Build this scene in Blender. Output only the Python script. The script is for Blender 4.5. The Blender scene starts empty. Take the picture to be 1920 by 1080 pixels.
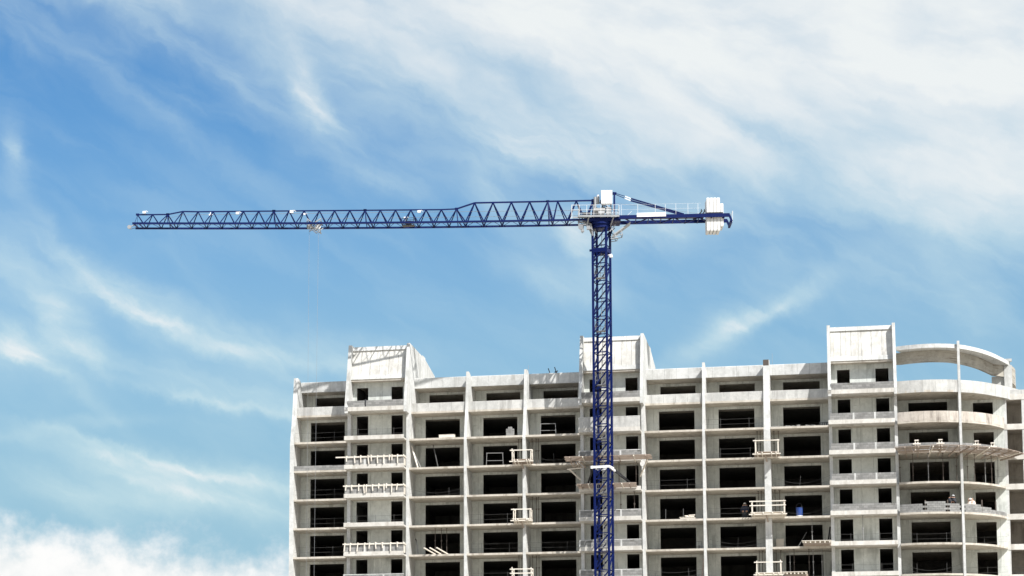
import bpy, bmesh, math, random
from mathutils import Vector, Matrix
rnd = random.Random(7)
R = math.radians
C = bpy.context.scene.collection
S = bpy.context.scene

# ------------------------------------------------------------------ camera
PITCH, ROLL = 0.1245, 0.0027
cp, sp = math.cos(PITCH), math.sin(PITCH)
fw = Vector((0, cp, sp)); up = Vector((0, -sp, cp)); rt = Vector((1, 0, 0))
cr, sr = math.cos(ROLL), math.sin(ROLL)
RT = cr * rt + sr * up
UP = -sr * rt + cr * up
cam_data = bpy.data.cameras.new('camera')
cam = bpy.data.objects.new('camera', cam_data); C.objects.link(cam)
cam.matrix_world = Matrix(((RT.x, UP.x, -fw.x, 0), (RT.y, UP.y, -fw.y, 0), (RT.z, UP.z, -fw.z, 1.7), (0, 0, 0, 1)))
cam_data.sensor_width = 36; cam_data.sensor_fit = 'HORIZONTAL'
cam_data.lens = 3978.1175 / 1920 * 36
cam_data.shift_x = 0.10555; cam_data.shift_y = 0.24369
cam_data.clip_start = 1; cam_data.clip_end = 20000
S.camera = cam

# ------------------------------------------------------------------ sun, exposure
TH = -0.2048                                   # heading of the facade
O = Vector((20.98, 210.877, 0.0))              # building origin on the ground
SUN_EL = 48.0
nx, ny = -math.sin(TH), math.cos(TH)
exx, exy = math.cos(TH), math.sin(TH)
az_off = R(48)
shx = -nx * math.cos(az_off) + exx * math.sin(az_off)
shy = -ny * math.cos(az_off) + exy * math.sin(az_off)
sunv = Vector((shx * math.cos(R(SUN_EL)), shy * math.cos(R(SUN_EL)), math.sin(R(SUN_EL))))
sd = bpy.data.lights.new('sun', 'SUN'); sd.energy = 5.0; sd.angle = R(0.53); sd.color = (1.0, 0.975, 0.94)
sun = bpy.data.objects.new('sun', sd); C.objects.link(sun)
sun.rotation_euler = (-sunv).to_track_quat('-Z', 'Y').to_euler()
sun.location = (60, 0, 200)
S.view_settings.view_transform = 'Standard'; S.view_settings.look = 'None'
S.view_settings.gamma = 1.0; S.view_settings.use_curve_mapping = False
S.view_settings.exposure = 0.53

# ------------------------------------------------------------------ node helper
class G:
    """tiny expression builder for shader nodes"""
    def __init__(s, nt): s.nt = nt
    def node(s, t, **k):
        n = s.nt.nodes.new(t)
        for a, b in k.items(): setattr(n, a, b)
        return n
    def put(s, sock, v):
        if isinstance(v, bpy.types.NodeSocket): s.nt.links.new(v, sock)
        else: sock.default_value = v
    def m(s, op, a, b=0.0, c=0.0, clamp=False):
        n = s.node('ShaderNodeMath', operation=op, use_clamp=clamp)
        for i, v in enumerate((a, b, c)): s.put(n.inputs[i], v)
        return n.outputs[0]
    def add(s, *v):
        r = v[0]
        for q in v[1:]: r = s.m('ADD', r, q)
        return r
    def mul(s, *v):
        r = v[0]
        for q in v[1:]: r = s.m('MULTIPLY', r, q)
        return r
    def sub(s, a, b): return s.m('SUBTRACT', a, b)
    def mx(s, a, b): return s.m('MAXIMUM', a, b)
    def step(s, v, a, b, o0=0.0, o1=1.0):
        n = s.node('ShaderNodeMapRange', interpolation_type='SMOOTHSTEP')
        for i, q in enumerate((v, a, b, o0, o1)): s.put(n.inputs[i], q)
        return n.outputs[0]
    def lin(s, v, a, b, o0=0.0, o1=1.0):
        n = s.node('ShaderNodeMapRange')
        for i, q in enumerate((v, a, b, o0, o1)): s.put(n.inputs[i], q)
        return n.outputs[0]
    def xyz(s, x, y, z=0.0):
        n = s.node('ShaderNodeCombineXYZ')
        for i, q in enumerate((x, y, z)): s.put(n.inputs[i], q)
        return n.outputs[0]
    def sep(s, v):
        n = s.node('ShaderNodeSeparateXYZ'); s.put(n.inputs[0], v); return n.outputs
    def noise(s, vec, scale, detail=4.0, rough=0.55, dist=0.0):
        n = s.node('ShaderNodeTexNoise')
        s.put(n.inputs['Vector'], vec); n.inputs['Scale'].default_value = scale
        n.inputs['Detail'].default_value = detail; n.inputs['Roughness'].default_value = rough
        n.inputs['Distortion'].default_value = dist
        return n.outputs[0]
    def mixc(s, f, a, b):
        n = s.node('ShaderNodeMix', data_type='RGBA')
        s.put(n.inputs[0], f)
        for i, v in ((6, a), (7, b)):
            if isinstance(v, bpy.types.NodeSocket): s.nt.links.new(v, n.inputs[i])
            else: n.inputs[i].default_value = (*v, 1.0)
        return n.outputs[2]

# ------------------------------------------------------------------ sky
W = bpy.data.worlds.new('World'); S.world = W; W.use_nodes = True
nt = W.node_tree; nt.nodes.clear(); g = G(nt)
tc = g.node('ShaderNodeTexCoord')
vx, vy, vz = g.sep(tc.outputs['Generated'])
az = g.mul(g.m('ARCTAN2', vx, vy), 57.29578)
el = g.mul(g.m('ARCSINE', vz), 57.29578)
u0 = g.add(g.mul(az, 0.694), 7.57)              # bearing, in tenths of the width of a cloud field
v0 = g.add(g.mul(el, -0.694), 15.03)            # height, falling upwards
P0 = g.xyz(u0, v0)
# slow warp so that cloud banks have ragged, natural outlines
w1 = g.sub(g.noise(P0, 0.9, 5.0, 0.6), 0.5)
w2 = g.sub(g.noise(g.xyz(g.add(u0, 31.0), g.add(v0, 17.0)), 0.9, 5.0, 0.6), 0.5)
u = g.add(u0, g.mul(w1, 0.8)); v = g.add(v0, g.mul(w2, 0.7))
def rot(uu, vv, a, su, sv, off=0.0):
    ca, sa = math.cos(R(a)), math.sin(R(a))
    return g.xyz(g.add(g.mul(g.add(g.mul(uu, ca), g.mul(vv, sa)), su), off), g.mul(g.add(g.mul(uu, -sa), g.mul(vv, ca)), sv), off)
fib = g.noise(rot(u, v, 24, 0.30, 1.25), 1.0, 7.0, 0.5, 0.7)          # long fibres running down to the right
fib2 = g.noise(rot(u, v, 40, 0.45, 1.5, 9.0), 1.0, 7.0, 0.55, 0.6)
fine = g.noise(rot(u0, v0, 18, 1.0, 4.0, 4.0), 1.0, 7.0, 0.6, 0.3)
puff = g.noise(P0, 1.1, 8.0, 0.6)
def ell(cx, cy, a, ru, rv):
    """soft streak of cloud: centre, tilt, half length, half width"""
    ca, sa = math.cos(R(a)), math.sin(R(a))
    du = g.sub(u, cx); dv = g.sub(v, cy)
    p = g.mul(g.add(g.mul(du, ca), g.mul(dv, sa)), 1.0 / ru)
    q = g.mul(g.add(g.mul(du, -sa), g.mul(dv, ca)), 1.0 / rv)
    return g.m('POWER', 2.718, g.mul(g.add(g.mul(p, p), g.mul(q, q)), -1.0))
# high deck that fills the upper right and the zenith
line = g.sub(g.add(g.mul(u0, 0.255), -0.42), v)
deck = g.step(g.add(line, g.mul(g.sub(fib, 0.5), 2.0), g.mul(g.sub(fib2, 0.5), 0.6)), -2.0, 1.9)
big = g.noise(rot(u, v, 15, 0.28, 0.8, 5.0), 1.0, 5.0, 0.5, 0.4)
deckv = g.mul(deck, g.lin(fine, 0.25, 0.75, 0.95, 1.03), g.step(big, 0.3, 0.64, 0.76, 1.01))
zen = g.step(el, 24.0, 50.0)                    # thin veil overhead with gaps
deckv = g.mul(deckv, g.lin(zen, 0, 1, 1.0, 0.8))
wis = []
for (cx, cy, a, ru, rv, k) in (
    (5.74, 1.95, 60, 0.85, 0.36, 0.5), (5.4, 1.15, 66, 0.9, 0.36, 0.26), (6.2, 2.6, 25, 0.9, 0.6, 0.25),
    (3.2, 6.05, 24, 2.4, 0.36, 0.34), (2.2, 5.7, 35, 1.3, 0.35, 0.3), (1.25, 6.35, 56, 1.0, 0.42, 0.5), (0.2, 6.7, 10, 0.75, 0.42, 0.75),
    (4.0, 7.35, 14, 2.4, 0.28, 0.4), (2.2, 8.72, 14, 1.5, 0.17, 0.5), (4.6, 8.95, 9, 1.6, 0.2, 0.36),
    (1.9, 9.35, 8, 1.5, 0.35, 0.45), (4.3, 9.4, 12, 1.8, 0.35, 0.45), (0.1, 5.3, 35, 1.2, 0.5, 0.35),
    (14.3, 6.0, -26, 1.4, 0.17, 0.5), (13.4, 6.45, -42, 1.0, 0.36, 0.32), (10.6, 5.3, 15, 1.1, 0.32, 0.36),
    (12.2, 4.35, -4, 1.9, 0.42, 0.5), (9.8, 2.7, 30, 1.5, 0.4, 0.36), (7.2, 3.45, 8, 1.0, 0.35, 0.26), (11.6, 2.9, 12, 2.6, 0.7, 0.45),
    (0.1, 3.15, 75, 0.6, 0.24, 0.42), (2.4, 2.2, 30, 2.8, 0.3, 0.16), (17.6, 3.9, 14, 2.8, 0.75, 0.55),
    (9.4, 3.5, 50, 1.0, 0.5, 0.3), (18.2, 6.1, 50, 0.9, 0.5, 0.25), (6.3, 6.6, 6, 2.4, 0.4, 0.24), (15.5, 5.4, 10, 2.0, 0.5, 0.15), (10.9, 4.6, 60, 0.7, 0.3, 0.3),
    (1.6, 5.35, 33, 2.0, 0.16, 0.18), (3.5, 6.32, 22, 2.3, 0.13, 0.25), (5.2, 6.72, 8, 1.8, 0.16, 0.3), (4.2, 7.62, 10, 2.0, 0.10, 0.38), (0.9, 7.0, 40, 1.3, 0.16, 0.3),
    (2.6, 8.62, 15, 1.9, 0.09, 0.42), (4.9, 9.1, 8, 1.6, 0.10, 0.34), (1.2, 8.1, -8, 1.6, 0.14, 0.2), (3.4, 9.25, 14, 1.8, 0.12, 0.34), (2.0, 1.7, 32, 2.6, 0.14, 0.14), (0.8, 4.6, 48, 1.4, 0.16, 0.2)):
    wis.append(g.mul(ell(cx, cy, a, ru, rv), k))
ws = wis[0]
for q in wis[1:]: ws = g.add(ws, q)
strand = g.noise(rot(u, v, 20, 0.42, 3.0, 2.0), 1.0, 6.0, 0.55, 0.4)
ws = g.mul(ws, g.lin(fib2, 0.32, 0.68, 0.75, 1.2), g.lin(strand, 0.33, 0.68, 0.68, 1.08))
# faint veil everywhere, thicker near the horizon
veil = g.mul(g.step(g.add(fib, g.mul(g.sub(fib2, 0.5), 0.5)), 0.3, 0.85), 0.13)
haze = g.step(v0, -0.5, 10.8, 0.03, 0.9)
# heaped cloud along the horizon
cum = g.step(g.add(v0, g.mul(g.sub(puff, 0.5), 2.0), g.mul(u0, -0.10)), 9.55, 10.6)
dens = g.m('SUBTRACT', 1.0, g.mul(g.sub(1.0, g.m('MINIMUM', deckv, 0.97)), g.sub(1.0, g.m('MINIMUM', ws, 0.92)),
                                  g.sub(1.0, veil)), clamp=True)
sky = g.node('ShaderNodeTexSky', sky_type='NISHITA')
sky.sun_disc = False; sky.sun_elevation = R(SUN_EL); sky.sun_rotation = math.atan2(shx, shy)
sky.air_density = 1.0; sky.dust_density = 0.3; sky.ozone_density = 2.0; sky.altitude = 300
hs = g.node('ShaderNodeHueSaturation'); hs.inputs['Saturation'].default_value = 1.36; hs.inputs['Value'].default_value = 1.0
nt.links.new(sky.outputs[0], hs.inputs['Color'])
CLOUD = 6.3                                      # cloud radiance before the background strength
clear = g.mixc(haze, hs.outputs[0], (2.25, 3.76, 4.58))      # pale air low down
cl_col = g.mixc(g.step(dens, 0.35, 0.95), (0.80 * CLOUD, 0.975 * CLOUD, 0.97 * CLOUD), (0.96 * CLOUD, 1.0 * CLOUD, 1.0 * CLOUD))
col = g.mixc(dens, clear, cl_col)
col = g.mixc(cum, col, g.mixc(g.step(puff, 0.36, 0.6), (0.97 * CLOUD, 1.0 * CLOUD, 1.0 * CLOUD), (1.09 * CLOUD, 1.09 * CLOUD, 1.08 * CLOUD)))
bg = g.node('ShaderNodeBackground'); nt.links.new(col, bg.inputs['Color']); bg.inputs['Strength'].default_value = 0.10
wo = g.node('ShaderNodeOutputWorld'); nt.links.new(bg.outputs[0], wo.inputs['Surface'])

# ------------------------------------------------------------------ materials
def newmat(name, rough=0.85, metal=0.0):
    m = bpy.data.materials.new(name); m.use_nodes = True
    n = m.node_tree; b = n.nodes['Principled BSDF']
    b.inputs['Roughness'].default_value = rough; b.inputs['Metallic'].default_value = metal
    return m, G(n), b
def bpos(q):
    """position in the building's own axes"""
    ge = q.node('ShaderNodeNewGeometry')
    mp = q.node('ShaderNodeMapping', vector_type='TEXTURE')
    mp.inputs['Location'].default_value = O; mp.inputs['Rotation'].default_value = (0, 0, TH)
    q.nt.links.new(ge.outputs['Position'], mp.inputs['Vector'])
    vn = q.node('ShaderNodeMapping', vector_type='TEXTURE'); vn.inputs['Rotation'].default_value = (0, 0, TH)
    q.nt.links.new(ge.outputs['Normal'], vn.inputs['Vector'])
    return mp.outputs[0], vn.outputs[0], ge.outputs['Random Per Island']
def concrete(name, c_light, c_dark, stain, stain_amt=0.5, seams=True, spread=(0.40, 0.60), horiz=False):
    m, q, b = newmat(name, 0.92)
    P, N, isl = bpos(q)
    x, y, z = q.sep(P)
    n1 = q.noise(P, 0.35, 6, 0.62); n2 = q.noise(P, 2.3, 6, 0.65, 0.4); n3 = q.noise(P, 14, 4, 0.6)
    n4 = q.noise(q.xyz(q.mul(x, 0.8), q.mul(y, 0.8), q.mul(z, 0.45)), 1.0, 6, 0.7, 0.8)
    mott = q.add(q.mul(n1, 0.30), q.mul(n2, 0.30), q.mul(n3, 0.12), q.mul(n4, 0.28))
    col = q.mixc(q.step(mott, spread[0], spread[1]), c_dark, c_light)
    # runs of dirt down the face
    runs = q.noise(q.xyz(q.mul(x, 0.5), q.mul(y, 0.5), q.mul(z, 7.0)) if horiz else q.xyz(q.mul(x, 1.6), q.mul(y, 1.6), q.mul(z, 0.22)), 1.0, 6, 0.65, 0.5)
    patch = q.noise(q.xyz(q.add(x, 40), y, q.mul(z, 0.8)), 0.5, 3, 0.5)
    sm = q.mul(q.step(runs, 0.46, 0.68), q.step(patch, 0.38, 0.6), min(1.0, stain_amt * 1.35))
    edge = q.noise(q.xyz(q.mul(x, 0.9), q.mul(y, 0.9), q.mul(z, 2.6)), 1.0, 5, 0.65, 0.5)
    sm = q.mx(sm, q.mul(q.step(edge, 0.60, 0.72), 0.4))
    col = q.mixc(sm, col, stain)
    # small cavities and tie holes
    holes = q.step(q.noise(P, 7.0, 2, 0.5), 0.70, 0.75, 0.0, 0.6)
    col = q.mixc(holes, col, tuple(c * 0.45 for c in c_dark))
    if seams:
        ax, ay, az_ = q.sep(N)
        sidew = q.m('GREATER_THAN', q.m('ABSOLUTE', ax), 0.7)
        cc = q.add(q.mul(x, q.sub(1.0, sidew)), q.mul(y, sidew))
        d = q.m('ABSOLUTE', q.sub(q.m('FRACT', q.mul(q.add(cc, 0.37), 1 / 1.21)), 0.5))
        ln = q.mul(q.m('LESS_THAN', d, 0.022), q.step(q.noise(P, 1.1, 3, 0.6), 0.36, 0.6, 0.08, 0.6))
        col = q.mixc(ln, col, tuple(c * 0.55 for c in c_dark))
    q.put(b.inputs['Base Color'], col)
    bp = q.node('ShaderNodeBump'); bp.inputs['Strength'].default_value = 0.25; bp.inputs['Distance'].default_value = 0.02
    q.put(bp.inputs['Height'], q.add(n3, q.mul(n2, 0.8))); q.nt.links.new(bp.outputs[0], b.inputs['Normal'])
    return m
def pieces(name, c1, c2, dirt, rough=0.9, grain=None, mortar=None):
    m, q, b = newmat(name, rough)
    P, N, isl = bpos(q)
    x, y, z = q.sep(P)
    gsc = grain or (3, 3, 3)
    n = q.noise(q.xyz(q.mul(x, gsc[0]), q.mul(y, gsc[1]), q.mul(z, gsc[2])), 1.0, 6, 0.65, 0.3)
    col = q.mixc(q.add(q.mul(isl, 0.6), q.mul(n, 0.4)), c1, c2)
    col = q.mixc(q.step(q.noise(P, 1.2, 5, 0.65), 0.5, 0.75, 0.0, 0.7), col, dirt)
    q.put(b.inputs['Base Color'], col)
    bp = q.node('ShaderNodeBump'); bp.inputs['Strength'].default_value = 0.2; bp.inputs['Distance'].default_value = 0.01
    q.put(bp.inputs['Height'], n); q.nt.links.new(bp.outputs[0], b.inputs['Normal'])
    return m
def paint(name, c1, c2, rough=0.45, metal=0.0, dirt=(0.2, 0.18, 0.16), dirt_amt=0.35, spec=0.4):
    m, q, b = newmat(name, rough, metal)
    P, N, isl = bpos(q)
    x, y, z = q.sep(P)
    n = q.noise(P, 1.7, 6, 0.65)
    col = q.mixc(q.add(q.mul(isl, 0.5), q.mul(n, 0.5)), c1, c2)
    col = q.mixc(q.mul(q.step(q.noise(q.xyz(q.mul(x, 3), q.mul(y, 3), q.mul(z, 0.6)), 1.0, 6, 0.7), 0.52, 0.75), dirt_amt), col, dirt)
    q.put(b.inputs['Base Color'], col)
    q.put(b.inputs['Roughness'], q.lin(n, 0.3, 0.7, rough - 0.1, rough + 0.15)); b.inputs['Specular IOR Level'].default_value = spec
    return m
def plain(name, c, rough=0.8, metal=0.0):
    m, q, b = newmat(name, rough, metal)
    P, N, isl = bpos(q)
    n = q.noise(P, 6, 4, 0.6)
    q.put(b.inputs['Base Color'], q.mixc(n, tuple(k * 0.8 for k in c), tuple(min(1, k * 1.15) for k in c)))
    return m
M = {}
M['concrete'] = concrete('pale_concrete', (0.61, 0.612, 0.60), (0.44, 0.445, 0.43), (0.28, 0.275, 0.255), 0.5)
M['wall'] = concrete('recess_concrete', (0.62, 0.64, 0.605), (0.475, 0.495, 0.465), (0.26, 0.27, 0.25), 0.5)
M['fascia'] = concrete('slab_edge_concrete', (0.63, 0.61, 0.57), (0.48, 0.46, 0.42), (0.31, 0.28, 0.24), 0.5, False)
M['slab'] = concrete('slab_concrete', (0.56, 0.52, 0.455), (0.42, 0.385, 0.33), (0.25, 0.215, 0.17), 0.6, False)
M['parapet'] = concrete('grey_parapet_concrete', (0.56, 0.555, 0.53), (0.40, 0.40, 0.385), (0.27, 0.26, 0.245), 0.5)
M['stained'] = concrete('brown_stained_concrete', (0.56, 0.51, 0.455), (0.42, 0.375, 0.325), (0.21, 0.18, 0.155), 0.75)
M['board'] = concrete('board_marked_concrete', (0.42, 0.395, 0.345), (0.29, 0.275, 0.24), (0.16, 0.135, 0.11), 0.7, False, horiz=True)
M['tower_panel'] = concrete('weathered_tower_panel', (0.62, 0.61, 0.575), (0.44, 0.43, 0.40), (0.31, 0.295, 0.27), 0.45)
M['inner'] = concrete('room_shade_concrete', (0.16, 0.155, 0.145), (0.10, 0.10, 0.095), (0.06, 0.055, 0.05), 0.5, False)  # shade of the deep rooms put into the concrete's colour
M['inner2'] = concrete('raw_room_concrete', (0.52, 0.48, 0.42), (0.38, 0.35, 0.31), (0.18, 0.15, 0.125), 0.5, False)
M['block'] = pieces('grey_block', (0.165, 0.165, 0.16), (0.31, 0.305, 0.295), (0.13, 0.127, 0.12))
M['mortar'] = plain('mortar', (0.17, 0.165, 0.155), 0.95)
M['timber'] = pieces('pale_timber', (0.60, 0.545, 0.465), (0.77, 0.72, 0.64), (0.46, 0.40, 0.33), 0.8, (6, 6, 2))
M['old_timber'] = pieces('brown_boards', (0.27, 0.215, 0.175), (0.43, 0.355, 0.30), (0.19, 0.15, 0.12), 0.85, (6, 2, 6))
M['navy'] = paint('navy_paint', (0.0025, 0.008, 0.06), (0.004, 0.013, 0.092), 0.45, 0.0, (0.008, 0.012, 0.04), 0.5, 0.12)
M['white'] = paint('white_paint', (0.74, 0.75, 0.76), (0.82, 0.82, 0.82), 0.5, 0.0, (0.5, 0.47, 0.43), 0.3)
M['galv'] = paint('galvanised_steel', (0.24, 0.25, 0.26), (0.40, 0.41, 0.42), 0.5, 0.3, (0.22, 0.22, 0.22), 0.4)
M['dark'] = paint('dark_steel', (0.02, 0.022, 0.026), (0.05, 0.05, 0.055), 0.5, 0.3, (0.07, 0.05, 0.04), 0.4)
M['rope'] = plain('wire_rope', (0.30, 0.31, 0.32), 0.6, 0.4)
M['rail'] = plain('wire_rail', (0.10, 0.10, 0.098), 0.7, 0.2)
M['rust'] = paint('rusty_prop', (0.055, 0.045, 0.04), (0.12, 0.10, 0.085), 0.75, 0.2, (0.16, 0.09, 0.05), 0.4)
M['prop'] = paint('grey_prop', (0.20, 0.20, 0.20), (0.33, 0.33, 0.32), 0.6, 0.2, (0.16, 0.12, 0.1), 0.5)
M['weight'] = pieces('white_concrete_weight', (0.60, 0.595, 0.58), (0.70, 0.695, 0.68), (0.46, 0.44, 0.41), 0.85)
M['blue'] = paint('blue_plastic', (0.012, 0.04, 0.19), (0.02, 0.07, 0.28), 0.5, 0.0, (0.5, 0.52, 0.55), 0.7)
M['skin'] = plain('skin', (0.42, 0.25, 0.18), 0.6)
M['cloth_dark'] = plain('dark_cloth', (0.025, 0.028, 0.035), 0.9)
M['cloth_pale'] = plain('pale_cloth', (0.62, 0.52, 0.45), 0.9)
M['cloth_blue'] = plain('navy_cloth', (0.018, 0.025, 0.05), 0.9)
M['helmet'] = plain('white_helmet', (0.75, 0.75, 0.74), 0.4)
M['helmet_grey'] = plain('grey_cap', (0.45, 0.46, 0.47), 0.6)
M['glass'] = plain('lamp_glass', (0.55, 0.58, 0.6), 0.15)
def ground_mat():
    m, q, b = newmat('site_soil', 0.95)
    ge = q.node('ShaderNodeNewGeometry'); P = ge.outputs['Position']
    n1 = q.noise(P, 0.02, 8, 0.6); n2 = q.noise(P, 0.6, 6, 0.65)
    col = q.mixc(q.step(q.add(q.mul(n1, 0.6), q.mul(n2, 0.4)), 0.38, 0.62), (0.30, 0.265, 0.215), (0.43, 0.39, 0.33))
    q.put(b.inputs['Base Color'], col)
    return m
M['ground'] = ground_mat()

# ------------------------------------------------------------------ mesh helper
class MB:
    def __init__(s): s.v = []; s.f = []; s.mi = []; s.cur = 0
    def raw(s, vs, fs):
        o = len(s.v); s.v += [tuple(p) for p in vs]
        for f in fs: s.f.append(tuple(o + i for i in f)); s.mi.append(s.cur)
        return s
    def hexa(s, p):        # 8 corners: bottom 0-3 ccw, top 4-7
        return s.raw(p, [(3, 2, 1, 0), (4, 5, 6, 7), (0, 1, 5, 4), (1, 2, 6, 5), (2, 3, 7, 6), (3, 0, 4, 7)])
    def box(s, x0, x1, y0, y1, z0, z1):
        return s.hexa([(x0, y0, z0), (x1, y0, z0), (x1, y1, z0), (x0, y1, z0), (x0, y0, z1), (x1, y0, z1), (x1, y1, z1), (x0, y1, z1)])
    def bar(s, p, q, w, h=None, upv=(0, 0, 1)):
        p = Vector(p); q = Vector(q); d = (q - p)
        if d.length < 1e-6: return s
        d.normalize(); upv = Vector(upv)
        if abs(d.dot(upv)) > 0.98: upv = Vector((0, 1, 0))
        a = d.cross(upv).normalized(); b = a.cross(d).normalized(); h = h or w
        a *= w / 2; b *= h / 2
        return s.hexa([p - a - b, q - a - b, q + a - b, p + a - b, p - a + b, q - a + b, q + a + b, p + a + b])
    def tube(s, p, q, r, n=6, r2=None):
        p = Vector(p); q = Vector(q); d = q - p
        if d.length < 1e-6: return s
        d.normalize(); upv = Vector((0, 0, 1)) if abs(d.z) < 0.95 else Vector((0, 1, 0))
        a = d.cross(upv).normalized(); b = a.cross(d).normalized(); r2 = r if r2 is None else r2
        vs = []
        for c, rr in ((p, r), (q, r2)):
            for i in range(n):
                t = 2 * math.pi * i / n
                vs.append(c + a * (rr * math.cos(t)) + b * (rr * math.sin(t)))
        fs = [(i, (i + 1) % n, n + (i + 1) % n, n + i) for i in range(n)]
        fs += [tuple(range(n - 1, -1, -1)), tuple(range(n, 2 * n))]
        return s.raw(vs, fs)
    def path(s, pts, r, n=4):
        for a, b in zip(pts[:-1], pts[1:]): s.tube(a, b, r, n)
        return s
    def prism_x(s, prof, x0, x1):        # profile of (y, z), ccw seen from -x... extruded along x
        n = len(prof)
        vs = [(x0, y, z) for y, z in prof] + [(x1, y, z) for y, z in prof]
        fs = [tuple(range(n)), tuple(range(2 * n - 1, n - 1, -1))] + [(i, n + i, n + (i + 1) % n, (i + 1) % n) for i in range(n)]
        return s.raw(vs, fs)
    def prism_z(s, prof, z0, z1):
        n = len(prof)
        vs = [(x, y, z0) for x, y in prof] + [(x, y, z1) for x, y in prof]
        fs = [tuple(range(n - 1, -1, -1)), tuple(range(n, 2 * n))] + [(i, (i + 1) % n, n + (i + 1) % n, n + i) for i in range(n)]
        return s.raw(vs, fs)
    def mesh(s, name, mats, org=(0, 0, 0), smooth=False):
        me = bpy.data.meshes.new(name)
        o = Vector(org)
        me.from_pydata([Vector(p) - o for p in s.v], [], s.f)
        if not isinstance(mats, (list, tuple)): mats = [mats]
        for m in mats: me.materials.append(m)
        if len(mats) > 1: me.polygons.foreach_set('material_index', s.mi)
        bm = bmesh.new(); bm.from_mesh(me); bmesh.ops.recalc_face_normals(bm, faces=bm.faces[:]); bm.to_mesh(me); bm.free()
        if smooth: me.polygons.foreach_set('use_smooth', [True] * len(me.polygons))
        me.update()
        return me
    def mid(s):
        n = len(s.v); lo = [min(p[i] for p in s.v) for i in range(3)]; hi = [max(p[i] for p in s.v) for i in range(3)]
        return Vector(((lo[0] + hi[0]) / 2, (lo[1] + hi[1]) / 2, lo[2]))
    def build(s, name, mats, parent=None, base=None, smooth=False, kind=None):
        """one mesh object; vertices given in the parent's frame"""
        o = s.mid() if parent is not None else Vector((0, 0, 0))
        if base is not None: o = Vector(base)
        me = s.mesh(name, mats, o, smooth)
        ob = bpy.data.objects.new(name, me); C.objects.link(ob)
        if parent is not None:
            ob.parent = parent
            ob.location = o - pos0.get(parent.name, Vector((0, 0, 0)))
            pos0[ob.name] = o
        if kind: ob['kind'] = kind
        return ob
pos0 = {}        # where, in the thing's frame, each part has its own origin
def tag(o, label, cat, group=None):
    o['label'] = label; o['category'] = cat
    if group: o['group'] = group
    return o
def wpt(x, y, z): return Vector((O.x + exx * x + nx * y, O.y + exy * x + ny * y, z))
def thing(name, label, cat, loc, group=None, turn=0.0):
    """Empty at the base of a thing; loc in the building's axes"""
    o = bpy.data.objects.new(name, None); C.objects.link(o)
    o.empty_display_size = 0.3
    o.location = wpt(*loc); o.rotation_euler = (0, 0, TH + turn)
    return tag(o, label, cat, group)
def single(mb, name, mat, label, cat, loc, group=None, turn=0.0, smooth=False):
    """a thing that is one mesh, vertices relative to loc"""
    ob = bpy.data.objects.new(name, mb.mesh(name, mat, (0, 0, 0), smooth)); C.objects.link(ob)
    ob.location = wpt(*loc); ob.rotation_euler = (0, 0, TH + turn)
    return tag(ob, label, cat, group)
def inst(me, name, parent, loc, rot=(0, 0, 0)):
    ob = bpy.data.objects.new(name, me); C.objects.link(ob); ob.parent = parent; ob.location = loc; ob.rotation_euler = rot
    return ob
def copy_tree(o, parent=None):
    c = o.copy(); C.objects.link(c)
    if parent is not None: c.parent = parent
    for ch in list(o.children): copy_tree(ch, c)
    return c

# ------------------------------------------------------------------ ground
gm = MB().raw([(-9000, -9000, 0), (9000, -9000, 0), (9000, 9000, 0), (-9000, 9000, 0)], [(0, 1, 2, 3)])
gr = gm.build('ground', M['ground']); gr['kind'] = 'structure'

# ------------------------------------------------------------------ the building
def L(k): return 38.86 - 3 * k
B = thing('unfinished_building', 'long unfinished concrete apartment block with open bays, three stair towers and a rounded end', 'building', (0, 0, 0))
BACK = 14.0
ST = 0.2                                         # slab thickness
ROWS = range(-1, 7)                              # slabs seen in the photograph
# bay limits: centre lines of the cross walls
FX = {'p0': (-33.56, -33.12), 'p1': (-27.36, -27.08), 'p2': (-21.22, -20.94), 'p3': (-15.2, -14.92), 'p4': (-9.15, -8.85),
      'p5': (-3.18, -2.92), 'p6': (2.92, 3.2), 'p7': (8.98, 9.25), 'p8': (15.05, 15.68), 'p9': (21.46, 21.72),
      'p10': (27.72, 28.0), 'p11': (33.86, 34.1)}
def fin_profile(top=45.9):
    return [(0, 0), (BACK, 0), (BACK, 45.6), (2.9, 45.6), (1.95, top), (1.4, top + 0.04), (0.85, 41.9), (0.0, 38.62)]
for k in ('p0', 'p3', 'p4', 'p7', 'p8'):
    MB().prism_x(fin_profile(), *FX[k]).build('cross_wall', M['concrete'], B)
def tower_profile():
    return [(0, 0), (BACK, 0), (BACK, 48.15), (8.6, 48.9), (8.6, 49.08), (7.2, 49.08), (7.2, 48.93), (0.32, 48.97), (-1.4, 42.15), (-1.4, 41.5), (0, 41.5)]
for k in ('p1', 'p2', 'p5', 'p6', 'p9', 'p10'):
    x0, x1 = FX[k]
    if k in ('p1', 'p5', 'p9'): x0 -= 0.06
    else: x1 += 0.02
    MB().prism_x(tower_profile(), x0, x1).build('cross_wall', M['concrete'], B)
# dark shuttering left on top of the wide wall
f = MB().box(15.06, 15.62, 1.32, 1.395, 44.95, 45.96); f.build('shuttering_panel', M['rust'], B)

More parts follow.
